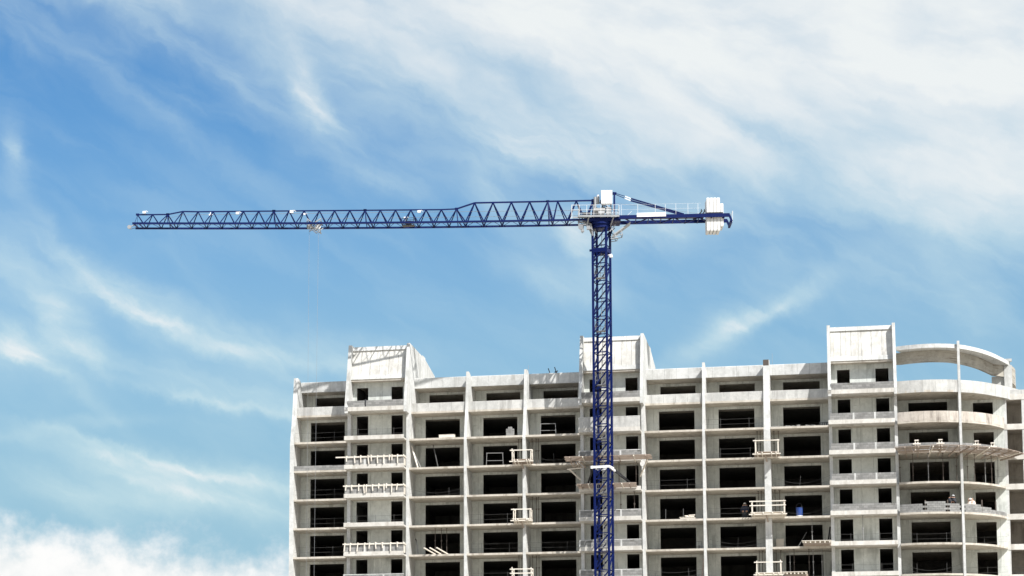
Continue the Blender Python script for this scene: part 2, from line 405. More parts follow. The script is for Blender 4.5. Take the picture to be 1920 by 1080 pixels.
def bay_wall(x0, x1, wx0, wx1, y, z, zt, head, mat, thick=0.22, sill=None):
    """window wall of one bay with a real opening"""
    mb = MB()
    zs = z if sill is None else z + sill
    mb.box(x0, wx0, y, y + thick, z, zt); mb.box(wx1, x1, y, y + thick, z, zt)
    mb.box(wx0, wx1, y, y + thick, head, zt)
    if sill: mb.box(wx0, wx1, y, y + thick, z, zs)
    return mb
BAYS = {'L': ('p0', 'p1', -32.09, -28.4, 2.95), '2': ('p2', 'p3', -19.87, -16.22, 3.4), '3': ('p3', 'p4', -13.77, -10.18, 3.4),
        '4': ('p4', 'p5', -7.75, -4.15, 3.4), '6': ('p6', 'p7', 4.42, 8.02, 3.3), '7': ('p7', 'p8', 10.44, 14.04, 3.3), '8': ('p8', 'p9', 16.89, 20.56, 3.4)}
low = MB()
def ragged(x0, x1, y0, y1, z0, z1, seg=10, amp=0.018):
    """slab with a slightly wandering front edge"""
    mb = MB(); n = seg
    fr = [(x0 + (x1 - x0) * i / n, y0 + rnd.uniform(-amp, amp)) for i in range(n + 1)]
    prof = fr + [(x1, y1), (x0, y1)]
    mb.prism_z(prof, z0, z1)
    return mb
for b, (a, c, w0, w1, wy) in BAYS.items():
    x0, x1 = FX[a][1], FX[c][0]
    if b == '6': pass
    for k in range(0, 7):
        z = L(k)
        ragged(x0, x1, 0.02, wy + 0.22, z - ST, z).build('floor_slab', M['slab'], B)
        MB().box(x0, x1, -0.0, 0.019, z - ST + 0.005, z - 0.004).build('slab_edge', M['fascia'], B) if False else None
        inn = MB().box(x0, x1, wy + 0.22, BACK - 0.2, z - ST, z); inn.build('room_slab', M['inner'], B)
        if k == 0: pass
        zt = L(k - 1) - ST
        bay_wall(x0, x1, w0, w1, wy, z, zt, z + 2.55, M['wall']).build('window_wall', M['wall'], B)
    # top row: set back, behind a parapet, with the roof beam above
    z = L(-1)
    MB().box(x0, x1, 1.1, 5.95, z - ST, z).build('floor_slab', M['slab'], B)
    MB().box(x0, x1, 5.95, BACK - 0.2, z - ST, z).build('room_slab', M['inner'], B)
    mb = MB(); mb.box(x0, x1, 1.12, 1.27, z, z + 0.88)
    mb.build('parapet', M['parapet'], B)
    yw = 5.5 if b != 'L' else 4.9
    bay_wall(x0, x1, w0, w1, yw, z, L(-2) - ST, z + 2.55, M['wall']).build('window_wall', M['wall'], B)
    MB().box(x0, x1, 2.9, BACK, L(-2) - ST, L(-2)).build('roof_slab', M['slab'], B)
    mb = MB(); mb.prism_x([(2.86, L(-2) - ST - 0.004), (3.1, L(-2) - ST - 0.004), (3.1, 45.72), (2.95, 45.76), (2.82, 45.70)], x0, x1)
    mb.build('roof_beam', M['concrete'], B)
    # floors below the picture
    for k in range(7, 13):
        low.box(x0, x1, 0.02, BACK - 0.2, L(k) - ST, L(k))
        q = bay_wall(x0, x1, w0, w1, wy, L(k), L(k - 1) - ST, L(k) + 2.55, None); low.raw(q.v, q.f)
    q = bay_wall(x0, x1, w0, w1, wy, 0.0, L(12) - ST, 2.4, None); low.raw(q.v, q.f)
# rooms end in a rear wall
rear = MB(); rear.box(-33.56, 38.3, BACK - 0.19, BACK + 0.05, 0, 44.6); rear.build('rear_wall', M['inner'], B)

# dark inner linings of the rooms, one per bay: their dark colour stands in for room shade
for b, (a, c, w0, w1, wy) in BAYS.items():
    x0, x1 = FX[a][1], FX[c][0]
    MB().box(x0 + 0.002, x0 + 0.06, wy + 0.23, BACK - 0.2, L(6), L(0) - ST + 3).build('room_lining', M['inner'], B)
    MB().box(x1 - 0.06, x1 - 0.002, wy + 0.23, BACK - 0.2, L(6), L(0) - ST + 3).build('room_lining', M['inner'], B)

# stair towers
def blocks(x0, x1, y, z0, h, parent, gaps=(), thick=0.19, mat=None, skip=lambda i, j, n: False, fy=None):
    """a wall of single blocks with recessed joints; returns the joined blockwork"""
    mb = MB(); hgt = 0.205; bw = 0.40
    rows = max(1, round(h / hgt)); hh = h / rows
    mb.cur = 1
    for (s0, s1) in seg_split(x0, x1, gaps):
        mb.box(s0 + 0.01, s1 - 0.01, y + 0.02, y + thick - 0.02, z0, z0 + h - 0.02)
    mb.cur = 0
    for r in range(rows):
        for (s0, s1) in seg_split(x0, x1, gaps):
            x = s0 - (bw / 2 if r % 2 else 0)
            while x < s1 - 0.03:
                a = max(x + 0.007, s0); bq = min(x + bw - 0.007, s1)
                if bq - a > 0.04:
                    dy = rnd.uniform(-0.007, 0.007)
                    if not (r == rows - 1 and rnd.random() < 0.04):
                        mb.box(a, bq, y + dy, y + thick + dy, z0 + r * hh + 0.008, z0 + (r + 1) * hh - 0.006)
                x += bw
    return mb.build('blockwork', [M['block'], M['mortar']], parent, kind='stuff')
def seg_split(x0, x1, gaps):
    out = []; a = x0
    for (g0, g1) in sorted(gaps):
        if g0 > a: out.append((a, g0))
        a = max(a, g1)
    if a < x1: out.append((a, x1))
    return out

TOWERS = {'A': ('p1', 'p2', (-26.68, -25.46), (-23.0, -21.78)), 'B': ('p5', 'p6', (-2.4, -1.17), (1.26, 2.5)), 'C': ('p9', 'p10', (22.3, 23.54), (26.03, 27.3))}
PAR = {'A': {-1: 'block', 0: None, 1: 'form', 2: 'form', 3: None, 4: 'form', 5: 'pier', 6: None},
       'B': {-1: 'block', 0: 'solid', 1: 'pier', 2: None, 3: 'pier', 4: 'pier', 5: 'pier', 6: 'pier'},
       'C': {-1: 'block', 0: 'blockp', 1: 'blockp', 2: 'blockp', 3: 'block', 4: None, 5: None, 6: None}}
for t, (a, c, wa, wb) in TOWERS.items():
    x0, x1 = FX[a][1], FX[c][0]
    bx0, bx1 = FX[a][0] - 0.08, FX[c][0] + 0.02
    for k in range(-1, 7):
        z = L(k)
        # balcony slab with its deep edge
        mb = MB(); mb.box(bx0, bx1, -1.4, -1.22, z - 0.17, z + 0.25); mb.box(bx0, bx1, -1.218, 0.0, z - 0.17, z)
        mb.build('balcony_slab', M['fascia'], B)
        mb = MB(); mb.box(x0, x1, 0.002, 1.22, z - ST, z); mb.build('floor_slab', M['slab'], B)
        MB().box(x0, x1, 1.22, BACK - 0.2, z - ST, z).build('room_slab', M['inner'], B)
        zt = (L(k - 1) - ST) if k >= 0 else 45.06
        mb = MB()
        for (p, q_) in ((x0, wa[0]), (wa[1], wb[0]), (wb[1], x1)): mb.box(p, q_, 1.0, 1.22, z, zt)
        for ww in (wa, wb): mb.box(ww[0], ww[1], 1.0, 1.22, z + 2.7, zt)
        mb.build('window_wall', M['wall'], B)
        kind = PAR[t].get(k)
        zp = z + 0.25
        if kind in ('block', 'blockp', 'pier', 'form'):
            h = 0.66 if kind != 'pier' else 0.62
            px0, px1 = (bx0 + 0.3, x1 - 0.02) if k == -1 else (bx0 + 0.12, bx1 - 0.02)
            if k >= 0 and t == 'C': px0 = FX[a][0] + 0.1
            gaps = []
            if kind == 'blockp': gaps = [(px0 + 2.15, px0 + 2.33), (px0 + 4.2, px0 + 4.38)]
            if kind == 'pier': gaps = [(px0 + 3.98, px0 + 4.16)]
            if kind == 'form': gaps = [(px0 + 1.95, px0 + 2.2), (px0 + 4.0, px0 + 4.2)]
            if k == -1 and t == 'A': gaps = [(px0 + 1.83, px0 + 1.97)]
            par = blocks(px0, px1, -1.36, zp, h, B, gaps)
            for (g0, g1) in gaps:
                if k == -1 and t == 'A':
                    MB().box(g0 + 0.01, g1 - 0.01, -1.35, -1.2, zp, zp + h + 0.12).build('steel_post', M['dark'], B)
                else:
                    MB().box(g0 + 0.003, g1 - 0.003, -1.375, -1.17, zp, zp + h).build('concrete_pier', M['concrete'], B)
            if kind == 'pier':
                MB().box(px0 - 0.12, px1 + 0.02, -1.38, -1.16, zp + h + 0.002, zp + h + 0.08).build('coping', M['concrete'], B)
                MB().box(px0 - 0.125, px0 - 0.003, -1.372, -1.17, zp, zp + h).build('concrete_pier', M['concrete'], B)
        elif kind == 'solid':
            MB().box(bx0 + 0.02, bx1 - 0.02, -1.395, -1.24, zp + 0.002, zp + 1.02).build('parapet', M['parapet'], B)
            MB().box(bx0, bx1, -1.41, -1.22, zp + 1.022, zp + 1.1).build('coping', M['concrete'], B)
    # closed head of the tower
    MB().prism_x([(0.29, 45.72), (1.03, 48.45), (1.25, 48.45), (0.5, 45.72)], x0, x1).build('tower_panel', M['mortar'], B)
    for i in range(6):
        a_ = x0 + (x1 - x0) * i / 6 + 0.012; b_ = x0 + (x1 - x0) * (i + 1) / 6 - 0.012; dy = rnd.uniform(-.012, .012)
        MB().prism_x([(0.21 + dy, 45.725), (0.95 + dy, 48.445), (1.02, 48.445), (0.28, 45.725)], a_, b_).build('facing_panel', M['tower_panel'], B)
    MB().prism_x([(0.02, 45.26), (0.14, 45.72), (1.4, 45.72), (1.4, 45.26)], x0, x1).build('tower_beam', M['concrete'], B)
    MB().prism_x([(0.82, 48.452), (0.94, 48.88), (1.4, 48.88), (1.4, 48.452)], x0, x1).build('tower_beam', M['concrete'], B)
    MB().box(x0, x1, 0.1, BACK, 45.06, 45.258).build('floor_slab', M['slab'], B)
    MB().box(x0, x1, 1.41, 7.0, 48.5, 48.7).build('roof_slab', M['slab'], B)
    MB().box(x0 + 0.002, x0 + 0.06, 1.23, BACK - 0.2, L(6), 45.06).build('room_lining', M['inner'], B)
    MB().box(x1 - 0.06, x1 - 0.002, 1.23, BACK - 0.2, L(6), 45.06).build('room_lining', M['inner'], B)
    for k in range(7, 13):
        low.box(bx0, bx1, -1.4, 0.0, L(k) - 0.17, L(k) + 0.25); low.box(x0, x1, 0.002, BACK - 0.2, L(k) - ST, L(k))
        for (p, q_) in ((x0, wa[0]), (wa[1], wb[0]), (wb[1], x1)): low.box(p, q_, 1.0, 1.22, L(k), L(k - 1) - ST)
    for (p, q_) in ((x0, wa[0]), (wa[1], wb[0]), (wb[1], x1)): low.box(p, q_, 1.0, 1.22, 0, L(12) - ST)
# low block parapet in the left end bay
blocks(-33.1, -27.4, 0.03, L(1), 0.5, B)

# ---------------------------------------------------------------- rounded end
CX, CY, CR = 30.6, 7.6, 8.5
def arc_pts(r, a0, a1, n, cx=CX, cy=CY):
    return [(cx + r * math.cos(a0 + (a1 - a0) * i / n), cy + r * math.sin(a0 + (a1 - a0) * i / n)) for i in range(n + 1)]
def ang_at_x(x, r=CR): return -math.acos(max(-1, min(1, (x - CX) / r)))
A0 = ang_at_x(28.0); A11 = ang_at_x(33.98); A1 = ang_at_x(38.42)
def arc_wall(mb, r0, r1, a0, a1, z0, z1, n=20):
    o = arc_pts(r1, a0, a1, n); i_ = arc_pts(r0, a0, a1, n)
    vs = []
    for (x, y), (p, q_) in zip(o, i_): vs += [(x, y, z0), (x, y, z1), (p, q_, z1), (p, q_, z0)]
    fs = []
    for j in range(n):
        b0 = 4 * j
        for e in range(4): fs.append((b0 + e, b0 + 4 + e, b0 + 4 + (e + 1) % 4, b0 + (e + 1) % 4))
    fs += [(0, 1, 2, 3), (4 * n + 3, 4 * n + 2, 4 * n + 1, 4 * n)]
    return mb.raw(vs, fs)
def arc_slab(k_z, y_back, mat, name, z0, z1, amp=0.02):
    o = arc_pts(CR, A0, A1, 28)
    o = [(x, y + rnd.uniform(-amp, amp)) for x, y in o]
    MB().prism_z(o + [(38.42, y_back), (28.0, y_back)], z0, z1).build(name, mat, B)
W1 = (29.19, 32.96); W2 = (35.47, 37.4); CYW = 3.3; CYW2 = 4.4
for k in range(-1, 7):
    z = L(k)
    arc_slab(z, 4.62, M['slab'], 'floor_slab', z - ST, z)
    MB().box(28.0, 38.42, 4.622, BACK - 0.2, z - ST, z).build('room_slab', M['inner2'] if k > -1 else M['inner'], B)
    if k >= 0:
        zt = L(k - 1) - ST
        bay_wall(28.0, 33.86, W1[0], W1[1], CYW, z, zt, z + 2.55, None).build('window_wall', M['wall'], B)
        bay_wall(34.1, 38.42, W2[0], W2[1], CYW2, z, zt, z + 2.55, None).build('window_wall', M['wall'], B)
    if 0 <= k:
        pass
for k in range(7, 13):
    low.prism_z(arc_pts(CR, A0, A1, 10) + [(38.42, BACK - .2), (28.0, BACK - .2)], L(k) - ST, L(k))
    q = bay_wall(28.0, 33.86, W1[0], W1[1], CYW, L(k), L(k - 1) - ST, L(k) + 2.55, None); low.raw(q.v, q.f)
    q = bay_wall(34.1, 38.42, W2[0], W2[1], CYW2, L(k), L(k - 1) - ST, L(k) + 2.55, None); low.raw(q.v, q.f)
# column between the two rounded bays, and the wall behind it
ycol = CY - math.sqrt(CR ** 2 - (33.98 - CX) ** 2)
MB().box(33.86, 34.1, ycol - 0.12, ycol + 0.25, 0, 46.75).build('column', M['concrete'], B)
MB().box(33.84, 34.12, ycol + 0.2, BACK - 0.2, 0, L(-1) - ST).build('cross_wall', M['wall'], B)
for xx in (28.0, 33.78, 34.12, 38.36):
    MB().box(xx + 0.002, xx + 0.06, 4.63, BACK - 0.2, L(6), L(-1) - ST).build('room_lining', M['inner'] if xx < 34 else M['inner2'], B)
# parapets: terrace, stained storey

mb = MB(); arc_wall(mb, CR - 0.16, CR + 0.01, A0, A1, L(0) - 0.02, L(0) + 0.92, 32); mb.build('parapet', M['stained'], B)
# block parapets on two floors
def arc_blocks(z0, h, gaps_x=(), hfun=None, parent=B):
    mb = MB(); bw = 0.40; hh = 0.205; rows = int(round(1.2 / hh))
    tot = (A1 - A0) * CR; n = int(tot / bw)
    for r in range(rows):
        for i in range(-1, n + 1):
            a = A0 + ((i + (0.5 if r % 2 else 0)) * bw + 0.008) / CR; b = a + (bw - 0.016) / CR
            a = max(a, A0); b = min(b, A1)
            if b - a < 0.006: continue
            xm = CX + CR * math.cos((a + b) / 2)
            if any(g0 < xm < g1 for g0, g1 in gaps_x): continue
            top = hfun(xm) if hfun else h
            if (r + 1) * hh > top + 0.02: continue
            d = rnd.uniform(-0.008, 0.008)
            arc_wall(mb, CR - 0.24 + d, CR - 0.05 + d, a, b, z0 + r * hh + 0.005, z0 + (r + 1) * hh - 0.007, 1)
    return mb.build('blockwork', M['block'], parent, kind='stuff')
arc_blocks(L(1), 0.82)
arc_blocks(L(3), 0.8, [(30.35, 30.5), (32.45, 32.62), (33.8, 34.15)], lambda x: 1.03 if 30.5 < x < 32.5 else (0.82 if x < 34 else (0.82 if x < 35.75 else (0.62 if x < 36.9 else 0.42))))
for xm in (30.42, 32.53, 35.85, 37.25):
    a = ang_at_x(xm, CR - 0.12); x, y = CX + (CR - 0.12) * math.cos(a), CY + (CR - 0.12) * math.sin(a)
    MB().box(x - 0.06, x + 0.06, y - 0.06, y + 0.06, L(3), L(3) + (1.15 if xm < 34 else 1.3)).build('steel_post', M['rust'], B)
# open ring beam at roof level with its projecting lip, on a flatter curve than the floors
def smooth(pts, n=6):
    out = []
    P = [pts[0]] + list(pts) + [pts[-1]]
    for i in range(1, len(P) - 2):
        for k in range(n):
            t = k / n; a, b, c, d = P[i - 1], P[i], P[i + 1], P[i + 2]
            out.append(tuple(0.5 * (2 * b[m] + (c[m] - a[m]) * t + (2 * a[m] - 5 * b[m] + 4 * c[m] - d[m]) * t * t + (3 * b[m] - a[m] - 3 * c[m] + d[m]) * t ** 3) for m in (0, 1)))
    out.append(pts[-1]); return out
def inward(pts, d):
    out = []
    for i, p in enumerate(pts):
        a = Vector(pts[max(0, i - 1)]); b = Vector(pts[min(len(pts) - 1, i + 1)]); t = (b - a).normalized()
        out.append((p[0] - t.y * d, p[1] + t.x * d))
    return out
def curve_wall(mb, po, pi_, z0, z1):
    vs = []; n = len(po) - 1
    for (x, y), (p, q_) in zip(po, pi_): vs += [(x, y, z0), (x, y, z1), (p, q_, z1), (p, q_, z0)]
    fs = []
    for j in range(n):
        b0 = 4 * j
        for e in range(4): fs.append((b0 + e, b0 + 4 + e, b0 + 4 + (e + 1) % 4, b0 + (e + 1) % 4))
    fs += [(0, 1, 2, 3), (4 * n + 3, 4 * n + 2, 4 * n + 1, 4 * n)]
    return mb.raw(vs, fs)
RC = smooth([(28.06, 0.05), (29.2, -0.42), (30.6, -0.72), (32.0, -0.66), (33.9, 0.05), (35.6, 1.75), (37.2, 4.2), (38.75, 7.6), (39.6, 9.8)])
curve_wall(MB(), RC, inward(RC, 1.9), 46.08, 46.48).build('ring_lip', M['concrete'], B)
RB = inward(RC, 1.15); RB = [(28.02, 1.12)] + [p for p in RB if p[0] > 28.5 and p[1] < 8.6] + [(38.93, 9.35)]
curve_wall(MB(), RB, inward(RB, 0.25), 44.9, 46.075).build('ring_beam', M['board'], B)
RD = smooth([(39.62, 9.82), (40.2, 11.8), (40.42, 14.2), (40.2, 16.6)])
curve_wall(MB(), RD, inward(RD, 0.3), 44.4, 46.2).build('ring_return', M['board'], B)
MB().box(38.95, 39.72, 9.3, 9.7, L(-1), 46.079).build('ring_pier', M['concrete'], B)
MB().box(39.1, 39.75, 9.35, 9.75, 46.49, 46.75).build('ring_pier', M['concrete'], B)
MB().box(37.75, 38.94, 9.6, 9.9, L(-1), 45.0).build('ring_pier', M['parapet'], B)
TP = [p for p in arc_pts(CR + 0.012, A0, ang_at_x(37.3), 20)] + [(38.5, 3.75), (39.5, 5.1), (40.4, 6.6)]
TP = TP[:14] + smooth(TP[14:], 4)
curve_wall(MB(), TP, inward(TP, 0.19), L(-1) - ST + 0.003, L(-1) + 1.02).build('parapet', M['parapet'], B)
# plain wing beyond the rounded end
WX = 52.0
for k in range(-1, 13):
    z = L(k)
    tgt = MB() if k < 7 else low
    tgt.box(38.43, WX, 4.45, 4.75, z - ST - 0.06, z + 0.3)
    if k < 7: tgt.build('slab_edge', M['fascia'], B)
    if k < 7: MB().box(38.43, WX, 4.75, BACK - 0.2, z - ST, z).build('room_slab', M['inner2'], B)
    if k > -1:
        for (p, q_) in ((38.43, 38.7), (40.14, 42.2), (45.0, 47.0), (49.8, WX)):
            m2 = MB() if k < 7 else low
            m2.box(p, q_, 4.5, 4.74, z + 0.3, L(k - 1) - ST - 0.06)
            if k < 7: m2.build('pillar', M['concrete'], B)
MB().box(38.43, WX, 4.47, 4.72, L(-1) + 0.3, L(-1) + 0.72).build('parapet', M['parapet'], B)
MB().box(38.43, WX, 8.0, 8.2, L(6), L(-1) - ST).build('partition_wall', M['inner2'], B)
MB().box(WX, WX + 0.25, 4.5, BACK, 0, L(-1)).build('cross_wall', M['concrete'], B)
low.build('lower_storeys', M['wall'], B, kind='stuff')
# thin pale strips under the left end bay's slabs
for k in range(0, 6):
    for xx in (-31.6, -30.4, -29.2, -28.0):
        MB().box(xx - 0.05, xx + 0.05, 0.4, 2.9, L(k) - ST - 0.015, L(k) - ST - 0.001).build('soffit_strip', M['concrete'], B)
for k in (2, 3, 4):
    MB().box(-33.64, -33.562, 0.3, 0.6, L(k) - 0.25, L(k) + 0.05 + (0.1 if k == 4 else 0)).build('anchor_plate', M['dark'], B)

# ------------------------------------------------------------------ tower crane
JA = R(9.4)
MX, MY = -0.58, -3.2
MROT = -R(10.4)                                  # turn of the mast about its own axis
MA = 0.70                                        # half width of the mast
CRANE = thing('tower_crane', 'navy blue tower crane standing before the building, long arm pointing left', 'crane', (MX, MY, 0))
def rz(x, y, a): return (x * math.cos(a) - y * math.sin(a), x * math.sin(a) + y * math.cos(a))
MC = [rz(sx * MA, sy * MA, MROT) for sx, sy in ((-1, -1), (1, -1), (1, 1), (-1, 1))]
PH = 1.815; NP = 3; SH = PH * NP
def leg_mesh(i, h):
    mb = MB(); x, y = MC[i]; mb.bar((x, y, 0), (x, y, h), 0.20, 0.20, (math.cos(MROT), math.sin(MROT), 0))
    return mb.mesh('leg', M['navy'])
legs = [leg_mesh(i, SH - 0.02) for i in range(4)]
def lattice(n):
    mb = MB()
    for j in range(n):
        z0 = j * PH; z1 = z0 + PH
        for i in range(4):
            a = MC[i]; b = MC[(i + 1) % 4]
            mb.bar((*a, z1), (*b, z1), 0.085)
            if i in (0, 1): p, q_ = (a, b)
            else: p, q_ = (b, a)
            mb.bar((*p, z0 + 0.1), (*q_, z1 - 0.1), 0.11)
    return mb
latm = lattice(NP).mesh('mast_section', M['navy'])
def ladder_mesh():
    mb = MB(); lx = 0.12
    p0 = Vector((*rz(-0.05, 0.25, MROT), 0.1)); p1 = Vector((*rz(0.32, -0.1, MROT), SH - 0.1))
    sd_ = Vector((*rz(0.16, 0.16, MROT), 0))
    mb.tube(p0 - sd_, p1 - sd_, 0.028, 4); mb.tube(p0 + sd_, p1 + sd_, 0.028, 4)
    n = 16
    for i in range(n):
        c = p0.lerp(p1, (i + 0.5) / n); mb.tube(c - sd_, c + sd_, 0.017, 4)
    for i in range(2, n, 3):
        c = p0.lerp(p1, i / n); o = Vector((*rz(-0.3, -0.3, MROT), 0)); mb.path([c - sd_, c - sd_ + o, c + sd_ + o, c + sd_], 0.014, 3)
    return mb.mesh('ladder', M['galv'])
ladm = ladder_mesh()
def rest_mesh():
    mb = MB()
    pts = [rz(a, b, MROT) for a, b in ((-0.58, -0.5), (0.5, -0.5), (0.5, 0.1), (-0.58, 0.1))]
    mb.prism_z(pts, 0, 0.05)
    for a, b in ((0, 1), (1, 2), (3, 0)):
        for h in (0.5, 1.0): mb.tube((*pts[a], h), (*pts[b], h), 0.018, 4)
    for p in pts: mb.tube((*p, 0), (*p, 1.0), 0.02, 4)
    return mb.mesh('rest_platform', M['galv'])
restm = rest_mesh()
ZTOP = 59.0
z = ZTOP - SH; i_sec = 0
secs = []
while z > -SH + 0.01:
    zz = max(z, 0.0)
    if z < 0: break
    sec = inst(latm, 'mast_section', CRANE, (0, 0, z))
    for lm in legs: inst(lm, 'leg', sec, (0, 0, 0))
    inst(ladm, 'ladder', sec, (0, 0, 0)); inst(restm, 'rest_platform', sec, (0, 0, 0.35))
    secs.append(sec); z -= SH
# foot of the mast
ft = MB(); ft.box(-2.2, 2.2, -2.2, 2.2, 0, 0.5)
for (x, y) in MC: ft.bar((x, y, 0.5), (x, y, z + SH), 0.2)
ft.build('mast_base', M['concrete'], CRANE)
# sleeve below the slewing ring
cl = MB()
for i in range(4):
    a = Vector((*MC[i], 0)) * 1.08; b = Vector((*MC[(i + 1) % 4], 0)) * 1.08
    cl.bar((a.x, a.y, 56.7), (b.x, b.y, 56.7), 0.1, 0.42)
cl.bar((*rz(-1.0, -0.78, MROT), 56.72), (*rz(-0.7, -0.78, MROT), 56.72), 0.14, 0.2)
cl.build('mast_collar', M['navy'], CRANE)
fl = MB(); fl.box(0.86, 1.16, -0.55, -0.3, 55.95, 56.2); fl.bar((0.7, -0.4, 56.2), (1.1, -0.4, 56.3), 0.06); fl.build('floodlight', M['white'], CRANE)

# jib axes: s runs along the arm (to the left), w towards the camera
ju = Vector((-math.cos(JA), -math.sin(JA), 0)); jw = Vector((math.sin(JA), -math.cos(JA), 0))
def J(s, w, z): return ju * s + jw * w + Vector((0, 0, z))
HW = 0.95
def zb(s): return 59.76 - 0.15 * math.sin(math.pi * min(1, max(0, s / 47.0)))
apex = [46.94] + [46.94 - 1.543 * i for i in range(1, 21)] + [14.55, 12.72, 10.87, 9.02, 7.18, 5.35, 4.36, 2.48, 0.8]
def zt(s):
    if s > 43.6: return 60.92
    if s > 42.0: return 61.22
    if s > 13.5: return 61.18 if s > 16 else 61.24
    return 61.85 + (12.72 - s) * 0.012
secs_j = [(46.94, 43.85), (43.85, 33.05), (33.05, 23.79), (23.79, 14.55), (14.55, 5.35), (5.35, 0.8)]
for (sa, sb) in secs_j:
    ap = [a for a in apex if sb - 0.02 <= a <= sa + 0.02]
    nodes = [(p + q_) / 2 for p, q_ in zip(ap[:-1], ap[1:])]
    big = sa < 15
    db = 0.09 if big else 0.075
    br = MB()
    for j, n_ in enumerate(nodes):
        for w in (HW, -HW):
            br.bar(J(ap[j], 0, zt(ap[j])), J(n_, w, zb(n_)), db)
            br.bar(J(ap[j + 1], 0, zt(ap[j + 1])), J(n_, w, zb(n_)), db)
        br.bar(J(n_, HW, zb(n_)), J(n_, -HW, zb(n_)), 0.05)
        if j + 1 < len(nodes):
            br.bar(J(n_, -HW, zb(n_)), J((n_ + nodes[j + 1]) / 2, HW, zb(n_)), 0.035)
            br.bar(J(nodes[j + 1], -HW, zb(n_)), J((n_ + nodes[j + 1]) / 2, HW, zb(n_)), 0.035)
    br.bar(J(sa - 0.25, HW, zb(sa)), J(sa - 0.55, -HW, zb(sa)), 0.09)
    br.bar(J(ap[-1], 0, zt(ap[-1])), J(ap[-1] - 0.15, HW, zb(ap[-1])), db)
    br.bar(J(ap[-1], 0, zt(ap[-1])), J(ap[-1] - 0.15, -HW, zb(ap[-1])), db)
    for pz in (ap[0], ap[-1]):
        br.bar(J(pz - 0.16, 0, zt(pz) + 0.02), J(pz + 0.16, 0, zt(pz) + 0.02), 0.18)
    sec = br.build('jib_section', M['navy'], CRANE)
    tp = MB()
    for p, q_ in zip(ap[:-1], ap[1:]): tp.bar(J(p, 0, zt(p)), J(q_, 0, zt(q_)), 0.115 if not big else 0.14)
    tp.build('top_chord', M['navy'], sec)
    for w in (HW, -HW):
        ch = MB()
        a_ = sa + (0.35 if sa > 46 else 0); b_ = sb
        m_ = 4
        for i in range(m_):
            s0 = a_ + (b_ - a_) * i / m_; s1 = a_ + (b_ - a_) * (i + 1) / m_
            ch.bar(J(s0, w, zb(s0)), J(s1, w, zb(s1)), 0.18 if w > 0 else 0.17)
        ch.build('bottom_chord', M['navy'], sec)
# tip: end frame, sheave and stays
tp = MB(); tp.bar(J(47.2, HW, 59.8), J(47.0, -HW, 59.8), 0.12); tp.bar(J(47.1, 0.9, 59.7), J(46.94, 0, 60.9), 0.03); tp.bar(J(47.1, -0.9, 59.7), J(46.94, 0, 60.9), 0.03)
tp.build('jib_tip', M['navy'], CRANE)
sh = MB(); sh.tube(J(47.7, 0.3, 59.55), J(47.7, 0.42, 59.55), 0.2, 12); sh.bar(J(47.2, 0.35, 59.75), J(47.8, 0.35, 59.5), 0.1); sh.bar(J(47.2, -0.2, 59.6), J(47.6, 0.4, 59.3), 0.06)
sh.build('tip_sheave', M['galv'], CRANE)
# ropes along the arm
rp = MB(); rp.tube(J(42.5, 0.05, 60.85), J(1.0, 0.0, 61.0), 0.018, 4); rp.tube(J(28.6, 0.1, 60.3), J(1.0, 0.05, 60.45), 0.016, 4); rp.tube(J(42.5, .05, 60.85), J(44.5, 0.1, 60.3), 0.014, 4)
rp.build('trolley_rope', M['rope'], CRANE)
# small lamps fixed to the arm
for (s, zl, sc) in ((46.2, 61.12, 1.0), (39.5, 60.8, 0.7), (36.7, 60.95, 1.0), (31.2, 61.05, 1.1), (29.9, 60.8, 0.7), (18.3, 60.95, 1.0), (19.7, 60.3, 0.9)):
    lb = MB(); p = J(s, 0.12, zl); d = 0.17 * sc
    lb.hexa([p + Vector(q_) for q_ in ((-d, -d, -d * .7), (d, -d, -d * .7), (d * .6, d, -d * .5), (-d * .6, d, -d * .5), (-d, -d * .8, d * .7), (d, -d * .8, d * .7), (d * .6, d, d * .5), (-d * .6, d, d * .5))])
    lb.bar(p, J(s, 0, zt(s) if zl > 60.5 else 59.9), 0.05)
    lb.bar(p + Vector((d, 0, d)), p + Vector((2.2 * d, -0.05, 0)), 0.05)
    lb.build('jib_lamp', M['white'], CRANE)
# trolley with crossed frame and sheaves
tr = MB()
for w in (0.8, -0.8):
    tr.bar(J(29.6, w, 60.15), J(28.3, w, 59.0), 0.09); tr.bar(J(28.2, w, 60.15), J(29.5, w, 59.25), 0.09)
    tr.bar(J(28.75, w * 0.5, 58.95), J(28.1, w, 59.6), 0.07); tr.bar(J(28.75, w * 0.5, 58.95), J(29.3, w, 59.5), 0.07)
for s in (29.6, 28.2): tr.bar(J(s, 1.0, 59.9), J(s, -1.0, 59.9), 0.09)
tr.bar(J(28.3, .8, 59.0), J(28.3, -.8, 59.0), 0.07)
trol = tr.build('trolley', M['galv'], CRANE)
for s in (29.42, 28.5):
    MB().tube(J(s, 0.25, 59.42), J(s, 0.45, 59.42), 0.26, 14).build('sheave', M['white'] if s < 29 else M['galv'], trol)
bk = MB(); bk.box(-0.6, 0.6, -0.35, 0.35, 0, 0.04)
for q_ in (-0.6, 0.6):
    bk.bar((q_, -0.35, 0), (q_, -0.35, 0.75), 0.05); bk.bar((q_, 0.35, 0), (q_, 0.35, 0.75), 0.05)
for zq in (0.4, 0.75):
    bk.bar((-.6, -.35, zq), (.6, -.35, zq), 0.04); bk.bar((-.6, .35, zq), (.6, .35, zq), 0.04)
bk.box(-0.25, 0.3, -0.2, 0.25, 0.04, 0.5)
p = J(19.4, 0.0, 59.5)
bm_ = MB().raw([Vector(q_) + p for q_ in bk.v], bk.f); bm_.build('service_basket', M['dark'], CRANE)
